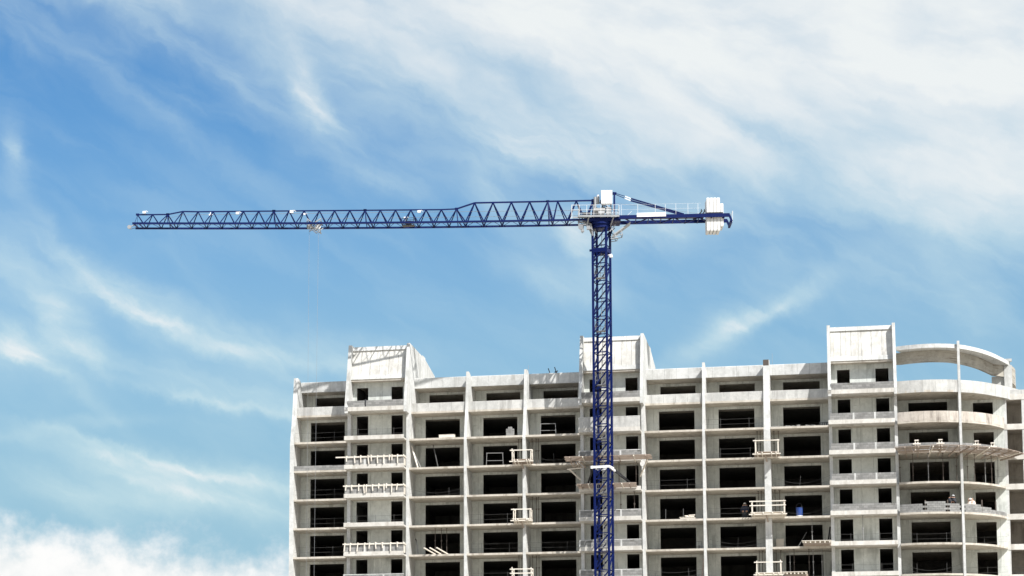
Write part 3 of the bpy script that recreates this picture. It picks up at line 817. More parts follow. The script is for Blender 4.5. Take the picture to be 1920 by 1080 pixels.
# hoist ropes and the hook block they carry
HZ = 20.5
for (s, s2) in ((29.42, 29.40), (28.48, 28.66)):
    MB().tube(J(s, 0.35, 59.3), J(s2, 0.35, HZ + 0.8), 0.011, 4).build('hoist_rope', M['rope'], CRANE)
hk = MB(); c = J(29.05, 0.35, HZ)
hk.bar(c + Vector((-0.55, 0, 0.8)), c + Vector((0.55, 0, 0.8)), 0.25, 0.3); hk.bar(c + Vector((0, 0, 0.7)), c + Vector((0, 0, -0.1)), 0.22, 0.25)
hk.tube(c + Vector((0, 0, -0.1)), c + Vector((0.2, 0, -0.45)), 0.07); hk.tube(c + Vector((0.2, 0, -0.45)), c + Vector((-0.15, 0, -0.55)), 0.06)
hk.build('hook_block', M['dark'], CRANE)

# slewing unit
sl = MB()
sl.tube((0, 0, 59.0), (0, 0, 59.35), 1.0, 20); sl.tube((0, 0, 59.35), (0, 0, 59.6), 1.12, 20)
for i in range(4):
    x, y = MC[i]; sl.bar((x, y, 58.6), (x * 1.15, y * 1.15, 59.05), 0.2)
pts = [J(-1.9, 1.0, 0), J(1.5, 1.0, 0), J(1.5, -1.0, 0), J(-1.9, -1.0, 0)]
sl.prism_z([(q_.x, q_.y) for q_ in pts], 59.6, 60.0)
sl.build('slewing_ring', M['navy'], CRANE)
# head frame that carries arm and pendants
hf = MB()
for w in (0.5, -0.5):
    hf.bar(J(-1.3, w, 60.0), J(-1.35, w * 0.4, 62.75), 0.13); hf.bar(J(0.9, w, 60.0), J(0.7, w * 0.3, 62.0), 0.13)
    hf.bar(J(1.55, w * 1.6, 59.9), J(0.75, w * .3, 61.95), 0.1)
hf.bar(J(-1.55, 0, 62.68), J(-1.15, 0, 62.72), 0.26, 0.22); hf.bar(J(0.95, 0, 61.98), J(0.55, 0, 61.9), 0.3)
hf.bar(J(0.7, 0.15, 62.0), J(-1.3, 0.2, 60.9), 0.08)
hf.build('head_frame', M['navy'], CRANE)
# white cabinet
cb = MB(); pc = [J(0.02, 0.9, 0), J(-1.08, 0.9, 0), J(-1.08, 0.3, 0), J(0.02, 0.3, 0)]
cb.prism_z([(q_.x, q_.y) for q_ in pc], 61.42, 62.72)
pc2 = [J(0.04, 0.93, 0), J(-1.1, 0.93, 0), J(-1.1, 0.27, 0), J(0.04, 0.27, 0)]
cb.prism_z([(q_.x, q_.y) for q_ in pc2], 62.722, 62.78)
cab = cb.build('cabinet', M['white'], CRANE)
MB().bar(J(-0.1, 0.6, 60.15), J(-0.1, 0.6, 61.42), 0.1).bar(J(-0.95, 0.6, 60.15), J(-0.95, 0.6, 61.42), 0.1).build('cabinet_post', M['dark'], cab)
# hoist winch and motors
MB().tube(J(0.75, 0.65, 60.75), J(-0.35, 0.65, 60.75), 0.28, 14).build('winch_drum', M['prop'], CRANE)
MB().tube(J(0.35, 0.85, 60.45), J(-0.3, 0.85, 60.45), 0.2, 12).build('winch_motor', M['galv'], CRANE)
MB().tube(J(0.35, 0.2, 61.6), J(0.35, 0.2, 62.3), 0.2, 10).build('resistor_drum', M['galv'], CRANE)
MB().tube(J(0.3, 0.2, 62.305), J(0.3, 0.2, 62.5), 0.13, 10).build('beacon', M['white'], CRANE)
mo = MB(); mo.tube(J(1.9, 0.5, 60.42), J(1.1, 0.5, 60.42), 0.22, 10)
q0 = [J(0.6, 0.9, 0), J(0.1, 0.9, 0), J(0.1, 0.2, 0), J(0.6, 0.2, 0)]; mo.prism_z([(q_.x, q_.y) for q_ in q0], 60.15, 60.5)
mo.tube(J(0.1, 0.4, 61.75), J(-0.2, 0.4, 61.75), 0.18, 8)
for i in range(14):
    p1 = J(rnd.uniform(-0.9, 0.6), rnd.uniform(0.1, 0.6), rnd.uniform(60.3, 61.2)); p2 = p1 + Vector((rnd.uniform(-.4, .4), rnd.uniform(-.2, .2), rnd.uniform(-.4, .4))); mo.bar(p1, p2, rnd.uniform(0.05, 0.16))
mo.build('hoist_motor', M['dark'], CRANE)
gb = MB(); q0 = [J(-0.45, 0.75, 0), J(-0.95, 0.75, 0), J(-0.95, 0.1, 0), J(-0.45, 0.1, 0)]; gb.prism_z([(q_.x, q_.y) for q_ in q0], 60.15, 61.1)
for zq in (60.4, 60.7, 60.95):
    q0 = [J(-0.42, 0.78, 0), J(-0.98, 0.78, 0), J(-0.98, 0.07, 0), J(-0.42, 0.07, 0)]; gb.prism_z([(q_.x, q_.y) for q_ in q0], zq, zq + 0.05)
gb.tube(J(0.62, 0.35, 61.0), J(0.62, 0.35, 62.25), 0.13, 8)
gb.build('gearbox', M['galv'], CRANE)
# working platform round the head
pf = MB(); q0 = [J(2.3, 1.35, 0), J(-1.75, 1.35, 0), J(-1.75, 0.9, 0), J(2.3, 0.9, 0)]; pf.prism_z([(q_.x, q_.y) for q_ in q0], 60.05, 60.11)
q0 = [J(2.3, -0.9, 0), J(-1.75, -0.9, 0), J(-1.75, -1.35, 0), J(2.3, -1.35, 0)]; pf.prism_z([(q_.x, q_.y) for q_ in q0], 60.05, 60.11)
for s in (2.2, 1.5, 0.8, 0.1, -0.6, -1.2, -1.7): pf.bar(J(s, 1.35, 59.97), J(s, -1.35, 59.97), 0.08, 0.12)
pf.bar(J(2.35, 1.36, 60.02), J(-1.75, 1.36, 60.02), 0.04, 0.2)
pf.bar(J(1.3, 1.2, 60.0), J(1.5, 0.7, 59.1), 0.12); pf.bar(J(-1.2, 1.2, 60.0), J(-0.9, 0.8, 59.2), 0.1)
plat = pf.build('platform', M['galv'], CRANE)
pr = MB()
for w in (1.33, -1.33):
    for s in (2.25, 1.5, 0.8, 0.1, -0.6, -1.2, -1.72): pr.tube(J(s, w, 60.1), J(s, w, 61.15), 0.02, 4)
    for h in (60.3, 60.65, 61.15): pr.tube(J(2.25, w, h), J(-1.72, w, h), 0.016, 4)
for s in (2.25, -1.72, 3.0):
    for h in (60.65, 61.15): pr.tube(J(s, 1.33, h), J(s, -1.33, h), 0.024, 4)
for s in (3.0,):
    pr.tube(J(s, 1.33, 59.8), J(s, 1.33, 61.2), 0.028, 4); pr.tube(J(s, -1.33, 59.8), J(s, -1.33, 61.2), 0.028, 4)
for h in (60.65, 61.15): pr.tube(J(2.25, 1.33, h), J(3.0, 1.33, h), 0.024, 4)
pr.build('handrail', M['white'], plat)
# brackets and lamps under the platform
un = MB()
for i in range(9):
    s = 1.9 - i * 0.12; un.bar(J(s, 0.9 - 0.1 * i, 59.9 - 0.12 * (i % 4)), J(s - 0.45, 0.5, 59.2 - 0.09 * i), 0.07)
un.bar(J(1.9, 0.8, 59.55), J(0.9, 0.8, 58.75), 0.1); un.bar(J(1.35, 0.7, 59.1), J(1.0, 0.5, 58.4), 0.1); un.bar(J(1.1, .8, 59.4), J(0.9, .6, 58.2), 0.12)
un.bar(J(2.9, 1.1, 59.95), J(1.5, 1.1, 59.95), 0.1, 0.14); un.bar(J(2.9, .2, 59.92), J(1.5, .2, 59.92), 0.1, 0.14)
un.build('bracket', M['galv'], CRANE)
ll = MB(); p = J(2.05, 0.9, 59.0)
ll.hexa([p + Vector(q_) for q_ in ((-.25, -.2, -.2), (.05, -.25, -.32), (.2, .2, -.3), (-.1, .2, -.2), (-.28, -.2, .3), (.1, -.25, .2), (.25, .2, .25), (-.1, .2, .3))])
ll.bar(p + Vector((0, 0, .2)), p + Vector((0.5, 0, 0.25)), 0.08); ll.bar(p + Vector((0.1, 0, -.3)), p + Vector((0.12, 0, -.62)), 0.09); ll.box(p.x - .02, p.x + .28, p.y - .15, p.y + .15, p.z - .5, p.z - .3)
ll.build('floodlight', M['galv'], CRANE)
l2 = MB(); p = J(1.3, 0.9, 59.0); l2.box(p.x - .2, p.x + .15, p.y - .15, p.y + .15, p.z - .25, p.z + .1); l2.build('floodlight', M['galv'], CRANE)
# sloping stair tray to the right of the mast head
st_ = MB()
st_.hexa([J(-1.1, 0.6, 58.15), J(-2.9, 0.6, 59.5), J(-2.9, -0.5, 59.5), J(-1.1, -0.5, 58.15), J(-1.1, 0.6, 58.3), J(-2.9, 0.6, 59.62), J(-2.9, -0.5, 59.62), J(-1.1, -0.5, 58.3)])
st_.build('access_tray', M['galv'], CRANE)
sr_ = MB(); 
for w in (0.65, -0.55):
    sr_.bar(J(-0.9, w, 58.05), J(-2.1, w, 58.3), 0.06); sr_.bar(J(-2.1, w, 58.3), J(-1.9, w, 58.75), 0.06); sr_.bar(J(-0.9, w, 57.85), J(-1.6, w, 57.95), 0.06); sr_.bar(J(-0.9, w, 59.2), J(-1.5, w, 57.9), 0.07)
    sr_.bar(J(-0.8, w, 58.6), J(-1.4, w, 59.3), 0.09)
sr_.bar(J(-2.1, .65, 58.3), J(-2.1, -.55, 58.3), 0.06); sr_.bar(J(-1.6, .65, 57.95), J(-1.6, -.55, 57.95), 0.06)
sr_.build('tray_frame', M['galv'], CRANE)

# counter-jib
cj = MB(); CW = 1.05; E0, E1 = -1.5, -12.75
for w in (CW, -CW):
    cj.bar(J(E0, w, 59.95), J(E1, w, 60.08), 0.12, 0.36)
s = -2.2; flip = 1
while s > -12:
    cj.bar(J(s, CW * flip, 59.85), J(s - 1.25, -CW * flip, 59.85), 0.1, 0.09); flip = -flip
    s -= 1.25
    cj.bar(J(s, CW, 59.86), J(s, -CW, 59.86), 0.08, 0.1)
cjo = cj.build('counter_jib', M['navy'], CRANE)
dk = MB(); q0 = [J(-1.9, 0.75, 0), J(-10.2, 0.75, 0), J(-10.2, 0.3, 0), J(-1.9, 0.3, 0)]; dk.prism_z([(q_.x, q_.y) for q_ in q0], 59.93, 59.97); dk.build('walkway', M['dark'], cjo)
MB().hexa([J(-3.5, 1.13, 59.93), J(-6.4, 1.13, 59.97), J(-6.4, 1.18, 59.97), J(-3.5, 1.18, 59.93), J(-3.5, 1.13, 60.34), J(-6.4, 1.13, 60.38), J(-6.4, 1.18, 60.38), J(-3.5, 1.18, 60.34)]).build('name_board', M['white'], cjo)
hr = MB()
for s in (-1.95, -3.6, -5.35, -6.35, -7.4, -8.6, -9.6): hr.tube(J(s, CW, 60.1), J(s, CW, 61.2 + 0.01 * -s), 0.017, 4)
for h in (0.62, 1.12): hr.tube(J(-1.95, CW, 60.1 + h), J(-9.9, CW, 60.2 + h), 0.008, 4)
hr.tube(J(-2.6, CW, 60.15), J(-3.0, CW, 60.55), 0.02, 4)
hr.build('handrail', M['white'], cjo)
en = MB(); en.bar(J(-12.7, CW, 60.1), J(-12.95, CW, 59.45), 0.14, 0.2); en.bar(J(-12.7, -CW, 60.1), J(-12.95, -CW, 59.45), 0.14, 0.2); en.bar(J(-12.9, CW, 59.45), J(-12.9, -CW, 59.45), 0.2, 0.3)
en.build('end_frame', M['navy'], cjo)
e2 = MB(); e2.tube(J(-13.0, CW, 59.4), J(-13.05, CW, 60.5), 0.025, 4); e2.tube(J(-13.0, -CW, 59.4), J(-13.05, -CW, 60.5), 0.025, 4); e2.tube(J(-13.05, CW, 60.5), J(-13.05, -CW, 60.5), 0.025, 4); e2.build('end_rail', M['white'], cjo)
# pendant bars
for w, e_, zt_ in ((0.35, -8.2, 60.25), (-0.35, -9.6, 60.25)):
    pn = MB(); pn.bar(J(-1.4, w * .5, 62.68), J(-2.4, w, 62.3), 0.055); pn.bar(J(-3.0, w, 62.05), J(e_, w * 2.6, zt_), 0.13, 0.13); pn.build('pendant_bar', M['navy'], CRANE)
    MB().bar(J(-2.4, w, 62.3), J(-3.0, w, 62.05), 0.05, 0.09).build('pendant_link', M['white'], CRANE)
MB().tube(J(-1.4, 0, 61.7), J(-9.8, 0.2, 60.5), 0.012, 4).build('stay_rope', M['rope'], CRANE)
# counterweights, five hung slabs
for i in range(5):
    s0 = -10.5 - i * 0.34
    top = 61.95 if i < 4 else 61.35
    lowz = 58.55 if i < 4 else 59.0
    wq = MB(); hw = 0.82
    g_ = 0.305; c_ = 0.03
    for (za, zb2, k2) in ((lowz, lowz + .12, 1), (lowz + .12, top - .1, 0), (top - .1, top, 2)):
        e0 = c_ if k2 == 1 else 0; e1 = c_ if k2 == 2 else 0
        wq.hexa([J(s0 - e0, hw - e0, za), J(s0 - g_ + e0, hw - e0, za), J(s0 - g_ + e0, -hw + e0, za), J(s0 - e0, -hw + e0, za), J(s0 - e1, hw - e1, zb2), J(s0 - g_ + e1, hw - e1, zb2), J(s0 - g_ + e1, -hw + e1, zb2), J(s0 - e1, -hw + e1, zb2)])
    wq.build('counterweight', M['weight'], CRANE)
tg = MB(); 
for s in (-9.9, -10.2): tg.bar(J(s, 0.5, 60.1), J(s - 0.1, 0.5, 60.85), 0.09); tg.bar(J(s + .3, .5, 60.2), J(s - .2, .5, 60.7), 0.08)
tg.bar(J(-10.35, .88, 60.36), J(-12.1, .88, 60.38), 0.06, 0.1)
tg.build('ballast_catch', M['dark'], CRANE)

# tie to the building: collar and three struts
ZC = 34.72
tie = MB(); k_ = 1.14
cc = [Vector((x * k_, y * k_, ZC)) for x, y in MC]
for i in range(4): tie.bar(cc[i], cc[(i + 1) % 4], 0.14, 0.24)
tie.bar(cc[0] + (cc[0] - cc[1]) * 0.16, cc[0], 0.16, 0.28)
tieo = tie.build('tie_collar', M['white'], CRANE)
for (i, tx, ty) in ((1, 3.02, 4.1), (2, 3.0, 4.15), (0, -2.25, 4.1)):
    a = cc[i]; e = Vector((tx, ty, 33.15 - 0.0))
    m1 = a.lerp(e, 0.2)
    if i == 1:
        MB().bar(a, m1, 0.16, 0.2).build('tie_bracket', M['white'], tieo)
        MB().bar(m1, e, 0.17).build('tie_strut', M['dark'], tieo)
        MB().bar(a.lerp(e, 0.28) + Vector((0, -.1, 0)), a.lerp(e, 0.42) + Vector((0, -.1, 0)), 0.03, 0.14).build('strut_plate', M['galv'], tieo)
    else:
        MB().bar(a, e, 0.15).build('tie_strut', M['dark'], tieo)

# ------------------------------------------------------------------ timber on the left tower's balconies
ROW = {-1: 'top row', 0: 'second row', 1: 'third row', 2: 'fourth row', 3: 'fifth row', 4: 'sixth row', 5: 'bottom row'}
def formwork(k, xs, lab, long_left=0.0):
    t = thing('balcony_formwork', lab, 'formwork', (-24.3, -1.4, L(k) + 0.25), 'timber clamps on the left tower balconies')
    zt0 = 0.78
    mb = MB().box(-3.2 - long_left, 3.0, -0.09, -0.03, zt0 - 0.06, zt0 + 0.06); mb.build('rail_board', M['timber'], t)
    mb = MB().box(-3.1, 3.02, 0.19, 0.25, zt0 - 0.05, zt0 + 0.06); mb.build('rail_board', M['timber'], t)
    for x in xs:
        ln = rnd.uniform(0.5, 0.92); up_ = rnd.uniform(0.08, 0.3); tilt = rnd.uniform(-0.06, 0.06)
        MB().bar((x + tilt, -0.12, zt0 + up_ * 0.7), (x - tilt, -0.12, zt0 + up_ * 0.7 - ln), 0.11, 0.05, (0, 1, 0)).build('upright', M['timber'], t)
        MB().bar((x + 0.02, -0.14, zt0 + 0.1), (x + 0.02, 0.3, zt0 + 0.1), 0.06, 0.06).build('clamp', M['timber'], t)
    for y in (0.3, 0.75, 1.1):
        MB().bar((3.04, y, zt0 + 0.2), (3.04, y, -0.1), 0.09, 0.05).build('upright', M['timber'], t)
    MB().box(3.07, 3.13, -0.1, 1.3, zt0 - 0.06, zt0 + 0.06).build('rail_board', M['timber'], t)
formwork(1, [-2.85, -2.0, -1.35, -0.55, -0.25, 0.4, 1.05, 1.65, 1.92, 2.5], 'pale timber clamps on the left tower balcony, the upper one with a board jutting left', 0.8)
formwork(2, [-2.9, -2.3, -1.55, -1.0, -0.75, -0.1, 0.55, 1.1, 1.35, 1.9, 2.45], 'pale timber clamps on the left tower balcony, middle of the three with uneven tall uprights')
formwork(4, [-3.0, -2.4, -1.65, -0.9, -0.4, 0.25, 0.95, 1.8, 2.5], 'pale timber clamps on the left tower balcony, lowest of the three near the picture bottom')

# ------------------------------------------------------------------ little work platforms hung on the cross walls
def work_platform(x, y, z, w0, w1, h, lab, rails=2, tl=0.3, brown=False):
    t = thing('work_platform', lab, 'platform', (x, y, z), 'timber work platforms hung on the cross walls')
    dpt = 1.3
    nb = 6
    for i in range(nb):
        yy = -dpt + i * dpt / nb
        a0, a1 = w0 - rnd.uniform(0, 0.12), w1 + rnd.uniform(0, 0.12); ya, yb = yy + 0.012, yy + dpt / nb - 0.012
        za, zb_ = -tl * (1 + ya / dpt), -tl * (1 + yb / dpt)
        MB().hexa([(a0, ya, za), (a1, ya, za), (a1, yb, zb_), (a0, yb, zb_), (a0, ya, za + .045), (a1, ya, za + .045), (a1, yb, zb_ + .045), (a0, yb, zb_ + .045)]).build('plank', M['old_timber'] if brown else M['timber'], t)
    for xx in (w0 + 0.25, -0.45, 0.45, w1 - 0.25):
        MB().bar((xx, -dpt - 0.1, -0.07), (xx, 0.15, -0.1 - tl), 0.1, 0.12).build('joist', M['timber'], t)
    for zz in (-0.17,):
        MB().box(w0 - 0.25, w1 + 0.25, -0.35, -0.25, zz - 0.06 - tl * .75, zz + 0.04 - tl * .75).build('ledger', M['timber'], t)
        MB().box(w0 - 0.25, w1 + 0.2, -dpt - 0.02, -dpt + 0.08, zz - 0.06, zz + 0.04).build('ledger', M['timber'], t)
    for xx in (w0 + 0.06, w1 - 0.06):
        for yy in (-dpt + 0.02, -0.1):
            MB().bar((xx, yy, -0.1), (xx + rnd.uniform(-.03, .03), yy, h + rnd.uniform(0.02, 0.25)), 0.09, 0.06).build('post', M['timber'], t)
        for r in range(rails):
            zz = h - 0.42 * r
            MB().bar((xx, -dpt - 0.05, zz), (xx, 0.0, zz), 0.04, 0.1).build('rail', M['timber'], t)
        MB().bar((xx, -dpt + 0.1, h - 0.05), (xx, -0.15, 0.1), 0.03, 0.08).build('brace', M['timber'], t)
    for r in range(rails):
        zz = h - 0.42 * r
        MB().box(w0 - 0.18, w1 + 0.1, -dpt - 0.06, -dpt - 0.015, zz - 0.05, zz + 0.05).build('rail', M['timber'], t)
    MB().bar((-0.2, -dpt + 0.3, -0.15), (-0.05, 0.05, -0.75), 0.1).build('brace', M['old_timber'], t)
    return t
work_platform(-9.0, -0.05, L(1) + 0.28, -1.05, 0.95, 0.95, 'brown timber platform on the cross wall left of the crane, upper of three', 1, brown=True)
work_platform(-9.0, -0.05, L(3) + 0.25, -0.95, 0.85, 0.95, 'small timber platform on the cross wall left of the crane, middle of three', 1)
work_platform(-9.0, -0.05, L(5) + 0.3, -1.1, 0.95, 0.85, 'timber platform with doubled rails left of the crane, cut by the picture bottom', 2)
work_platform(15.36, -0.05, L(1) + 0.28, -1.15, 1.15, 1.15, 'narrow timber platform with tall ends on the wide cross wall, upper of three', 1, brown=True)
work_platform(15.36, -0.05, L(3) + 0.28, -1.6, 1.65, 1.1, 'wide timber platform with double rails on the wide cross wall, middle of three', 2)
work_platform(15.36, -0.05, L(5) + 0.3, -1.25, 1.2, 1.05, 'timber platform with one rail on the wide cross wall, lowest of three', 1)

# large timber decks on the middle tower
def tower_deck(z, x0, x1, y0, lab, tilt, wings):
    t = thing('timber_deck', lab, 'scaffold deck', (0, -1.4, z), 'timber decks on the middle tower')
    nb = 6; dpt = 1.35
    for i in range(nb):
        a = -dpt + i * dpt / nb + .012; x0_, x1_ = x0, x1
        MB().hexa([(x0 + rnd.uniform(-.15, .15), a + .01, tilt * a), (x1 + rnd.uniform(-.15, .15), a + .01, tilt * a), (x1, a + dpt / nb - .07, tilt * (a + .155)), (x0, a + dpt / nb - .07, tilt * (a + .155)),
                   (x0, a + .01, tilt * a + .045), (x1, a + .01, tilt * a + .045), (x1, a + dpt / nb - .07, tilt * (a + .155) + .045), (x0, a + dpt / nb - .07, tilt * (a + .155) + .045)]).build('plank', M['old_timber'], t)
    n = 7
    for i in range(n):
        xx = x0 + 0.5 + (x1 - x0 - 1) * i / (n - 1) + rnd.uniform(-.15, .15)
        MB().bar((xx, -dpt - 0.12, tilt * -dpt - 0.06), (xx - 0.0, 0.5, -0.12), 0.09, 0.11).build('joist', M['timber' if i % 2 else 'old_timber'], t)
    if wings:
        MB().bar((x1 - 0.45, -0.3, -0.1), (x1 - 1.35, 1.3, -1.5), 0.12).build('brace', M['timber'], t)
        MB().bar((x0 + 0.1, 0.2, -0.75), (x0 + 1.5, 0.2, -0.65), 0.1).build('ledger', M['timber'], t)
        MB().bar((x0 + 0.3, 0.2, -0.72), (x0 + 1.35, 1.1, -1.7), 0.12).build('brace', M['timber'], t)
        for i in range(4):
            xx = x0 + 0.45 + 0.35 * i
            MB().bar((xx, 0.0, -0.08), (xx + 0.45, 0.5, -0.6), 0.16, 0.04).build('plank', M['old_timber'], t)
    return t
tower_deck(L(1) - 0.12, -4.55, 4.1, -1.4, 'wide brown timber deck across the middle tower behind the crane, braced at both ends', -0.2, True)
tower_deck(L(2) + 0.1, -3.3, 2.55, -1.4, 'shorter brown timber deck across the middle tower just below the crane tie', -0.2, False)
lp = MB(); lp.tube((0, -0.12, 0.32), (0, 0.1, 0.36), 0.25, 14); lp.box(0.02, 0.22, -0.02, 0.16, -0.45, 0.1); lp.bar((0.1, 0.05, 0.1), (0.1, 0.05, 0.35), 0.06)
single(lp, 'site_lamp', M['helmet'], 'round white site lamp under the right end of the upper middle deck', 'lamp', (3.05, -0.6, L(1) - 0.75))
# landing decks jutting from the bay left of the right tower
def landing(x, z, w, lab, y0=-1.6):
    t = thing('landing_deck', lab, 'loading deck', (x, 0, z), 'timber landing decks beside the right tower')
    for i in range(6):
        a = y0 + i * 0.33
        MB().box(-w / 2 - rnd.uniform(0, .35), w / 2, a + .01, a + .32, 0.2, 0.25).build('plank', M['timber'], t)
    for i in range(6):
        xx = -w / 2 + 0.15 + (w - 0.3) * i / 5
        MB().box(xx - 0.06, xx + 0.06, y0 + 0.05, 1.0, 0.02, 0.198).build('joist', M['timber'], t)
    for yy in (y0 + 0.25, -0.1):
        MB().box(-w / 2 - 0.1, w / 2 + 0.05, yy, yy + 0.1, -0.12, 0.018).build('ledger', M['old_timber'], t)
    MB().box(-w / 2 + .2, w / 2 - .2, 0.45, 0.85, 0.26, 0.30).build('plank', M['old_timber'], t)
landing(20.1, L(4) + 0.12, 2.6, 'timber landing deck jutting beside the right tower, upper of two')
landing(18.0, L(5) + 0.12, 2.1, 'timber landing deck near the picture bottom, lower of two', -1.4)

# curved timber deck round the rounded end
cd = thing('curved_deck', 'curved brown timber deck fanning round the rounded end of the building', 'scaffold deck', (CX, CY, L(1)))
ca0, ca1 = ang_at_x(28.05, CR + .1), R(-20)
nseg = 9
for j in range(nseg):
    a = ca0 + (ca1 - ca0) * j / nseg + 0.003; b = ca0 + (ca1 - ca0) * (j + 1) / nseg - 0.003
    for i in range(9):
        r0 = CR + 0.02 + 0.2 * i; zz = -0.2 + 0.05 * i + rnd.uniform(-.012, .012)
        zz += rnd.uniform(-.03, .03); p = [(r0 * math.cos(a), r0 * math.sin(a)), ((r0 + .185) * math.cos(a), (r0 + .185) * math.sin(a)), ((r0 + .185) * math.cos(b), (r0 + .185) * math.sin(b)), (r0 * math.cos(b), r0 * math.sin(b))]
        MB().prism_z(p, zz, zz + 0.045).build('plank', M['old_timber'], cd)
for j in range(12):
    a = ca0 + (ca1 - ca0) * (j + 0.5) / 12 + rnd.uniform(-.02, .02); tw = rnd.uniform(-0.12, 0.12)
    r1_ = CR + 1.85 + rnd.uniform(-.1, .1); r0_ = CR - 0.9
    MB().bar((r0_ * math.cos(a), r0_ * math.sin(a), -0.42), (r1_ * math.cos(a + tw * .5), r1_ * math.sin(a + tw * .5), 0.13), 0.1, 0.11).build('joist', M['timber' if j in (2, 7, 10) else 'old_timber'], cd)
for xx in (29.75, 32.0, 35.5, 37.1):
    a = ang_at_x(xx); x, y = CR * math.cos(a), CR * math.sin(a)
    st2 = MB(); 
    for dx in (-0.12, 0.12): st2.box(x + dx - .06, x + dx + .06, y - .12, y - .05, 0.06, 1.02 if dx < 0 else 0.9)
    st2.box(x - .38, x + .38, y - .19, y - .13, 0.62, 0.74); st2.box(x - .2, x + .2, y - .19, y - .13, 0.98, 1.08)
    st2.build('timber_stack', M['timber'], cd)

# ------------------------------------------------------------------ steel props
def prop_mesh(h, mat, name):
    mb = MB(); mb.box(-.09, .09, -.09, .09, 0, .02); mb.tube((0, 0, .02), (0, 0, h * .55), .04, 6); mb.tube((0, 0, h * .55), (0, 0, h - .02), .03, 6); mb.box(-.09, .09, -.09, .09, h - .02, h); mb.tube((0, 0, h * .52), (0, 0, h * .57), .065, 6)
    mb.bar((-.12, 0, h * .56), (.12, 0, h * .56), .03)
    return mb.mesh(name, M[mat])
PM = {m: prop_mesh(2.79, m, 'steel_prop') for m in ('rust', 'prop')}
def prop(x, y, k, lab, grp, m='rust'):
    ob = bpy.data.objects.new('steel_prop', PM[m]); C.objects.link(ob); ob.location = wpt(x, y, L(k)); ob.rotation_euler = (0, 0, TH + rnd.uniform(-.5, .5))
    tag(ob, lab, 'prop', grp)
ORD = ['leftmost', 'second from left', 'third from left', 'fourth from left', 'fifth from left', 'sixth from left', 'seventh from left', 'eighth from left', 'ninth from left', 'rightmost']
def ordw(i, n): return ORD[i] if i < n - 1 else 'rightmost'
for i, xx in enumerate((28.12, 29.35, 30.8, 32.2, 33.5, 34.55, 35.25, 36.3, 36.95, 37.6)):
    a = ang_at_x(xx, CR - 0.35); prop(xx, CY + (CR - 0.35) * math.sin(a), 2, 'steel prop under the curved timber deck, %s of ten' % ordw(i, 10), 'props under the curved deck', 'prop' if i in (2, 7, 9) else 'rust')
for i, xx in enumerate((-18.4, -17.75, -17.2)): prop(xx, 1.2, 4, 'thin dark prop above three jutting beams, %s of three' % ordw(i, 3), 'props in the first bay right of the left tower')
for k, side in ((1, 'upper'), (3, 'middle'), (5, 'lowest')):
    for i, xx in enumerate((-9.75, -9.45, -8.35, -7.95, -7.7)): prop(xx, 1.3, k, 'dark prop behind the %s platform left of the crane, %s of five' % (side, ordw(i, 5)), 'props behind platforms left of the crane, %s' % side)
    for i, xx in enumerate((14.35, 14.65, 16.0, 16.45)): prop(xx, 1.3, k, 'dark prop behind the %s platform on the wide cross wall, %s of four' % (side, ordw(i, 4)), 'props behind platforms on the wide cross wall, %s' % side)
prop(19.55, 1.0, 4, 'grey prop standing behind the upper landing deck', 'prop on the sixth row', 'prop')
for i, (xx, m) in enumerate(((17.35, 'prop'), (17.75, 'rust'), (19.2, 'rust'), (19.6, 'prop'), (20.45, 'prop'))): prop(xx, 0.9, 5, '%s prop behind the lower landing deck, %s of five' % ('pale' if m == 'prop' else 'dark', ordw(i, 5)), 'bottom row props beside the right tower', m)
prop(24.45, -0.7, 4, 'pale prop standing on the right tower balcony, sixth row', 'prop on the right tower', 'prop')
for xx, k, w_ in ((0.7, 2, 'left'), (2.4, 2, 'right'), (0.85, 3, 'left'), (2.2, 3, 'right')):
    prop(xx, -0.6, k, '%s of two thin props on the middle tower balcony, %s' % (w_, ROW[k]), 'props on the middle tower balconies')

# ------------------------------------------------------------------ wire guard rails
def guard(k, x0, x1, y, where, n=2, sag=0.0, wob=0.0, h=1.0):
    t = thing('guard_rail', 'thin wire rail %s, %s' % (where, ROW[k]), 'guard rail', ((x0 + x1) / 2, y, L(k)), 'wire guard rails on open floors')
    hw = (x1 - x0) / 2
    for i in range(n):
        xx = -hw + 2 * hw * (i + 0.5) / n + rnd.uniform(-.15, .15)
        MB().tube((xx, 0, 0), (xx + rnd.uniform(-wob, wob), 0, h + 0.08), 0.014, 5).build('post', M['rail'], t)
    for hh in (0.5, 1.0):
        pts = []
        for i in range(9):
            s_ = i / 8
            pts.append((-hw + 2 * hw * s_, 0.0, max(0.05, hh * h - sag * math.sin(math.pi * s_) * (1.2 if hh == 1.0 else 0.8) - 0.04 * math.sin(math.pi * s_) + rnd.uniform(-.012, .012))))
        MB().path(pts, 0.008, 4).build('wire', M['rail'], t)
WH = {'L': 'across the left end bay', 'A': 'across the left tower balcony', '2': 'in the first bay right of the left tower', '3': 'in the second bay right of the left tower', '4': 'in the bay left of the crane tower',
      '6': 'in the first bay right of the crane', '7': 'in the second bay right of the crane', '8': 'in the third bay right of the crane', 'C': 'across the right tower balcony', 'R': 'in the rounded end left half', 'S': 'in the rounded end right half', 'W': 'in the far right wing'}
def gb_(b):
    a, c = BAYS[b][0], BAYS[b][1]
    return FX[a][1] + 0.05, FX[c][0] - 0.05
for b, ks in (('L', (0, 2, 3, 4)), ('3', (3, 4, 5)), ('4', (4,)), ('6', (2,)), ('7', (0, 1, 3))):
    for k in ks: guard(k, *gb_(b), 0.25, WH[b], 2)
guard(2, *gb_('2'), 0.3, WH['2'] + ', sagging', 2, 0.35, 0.1, 0.8)
guard(5, *gb_('6'), 0.3, WH['6'] + ', sagging', 2, 0.25, 0.1)
guard(4, *gb_('7'), 0.3, WH['7'] + ', slack', 1, 0.45, 0.1)
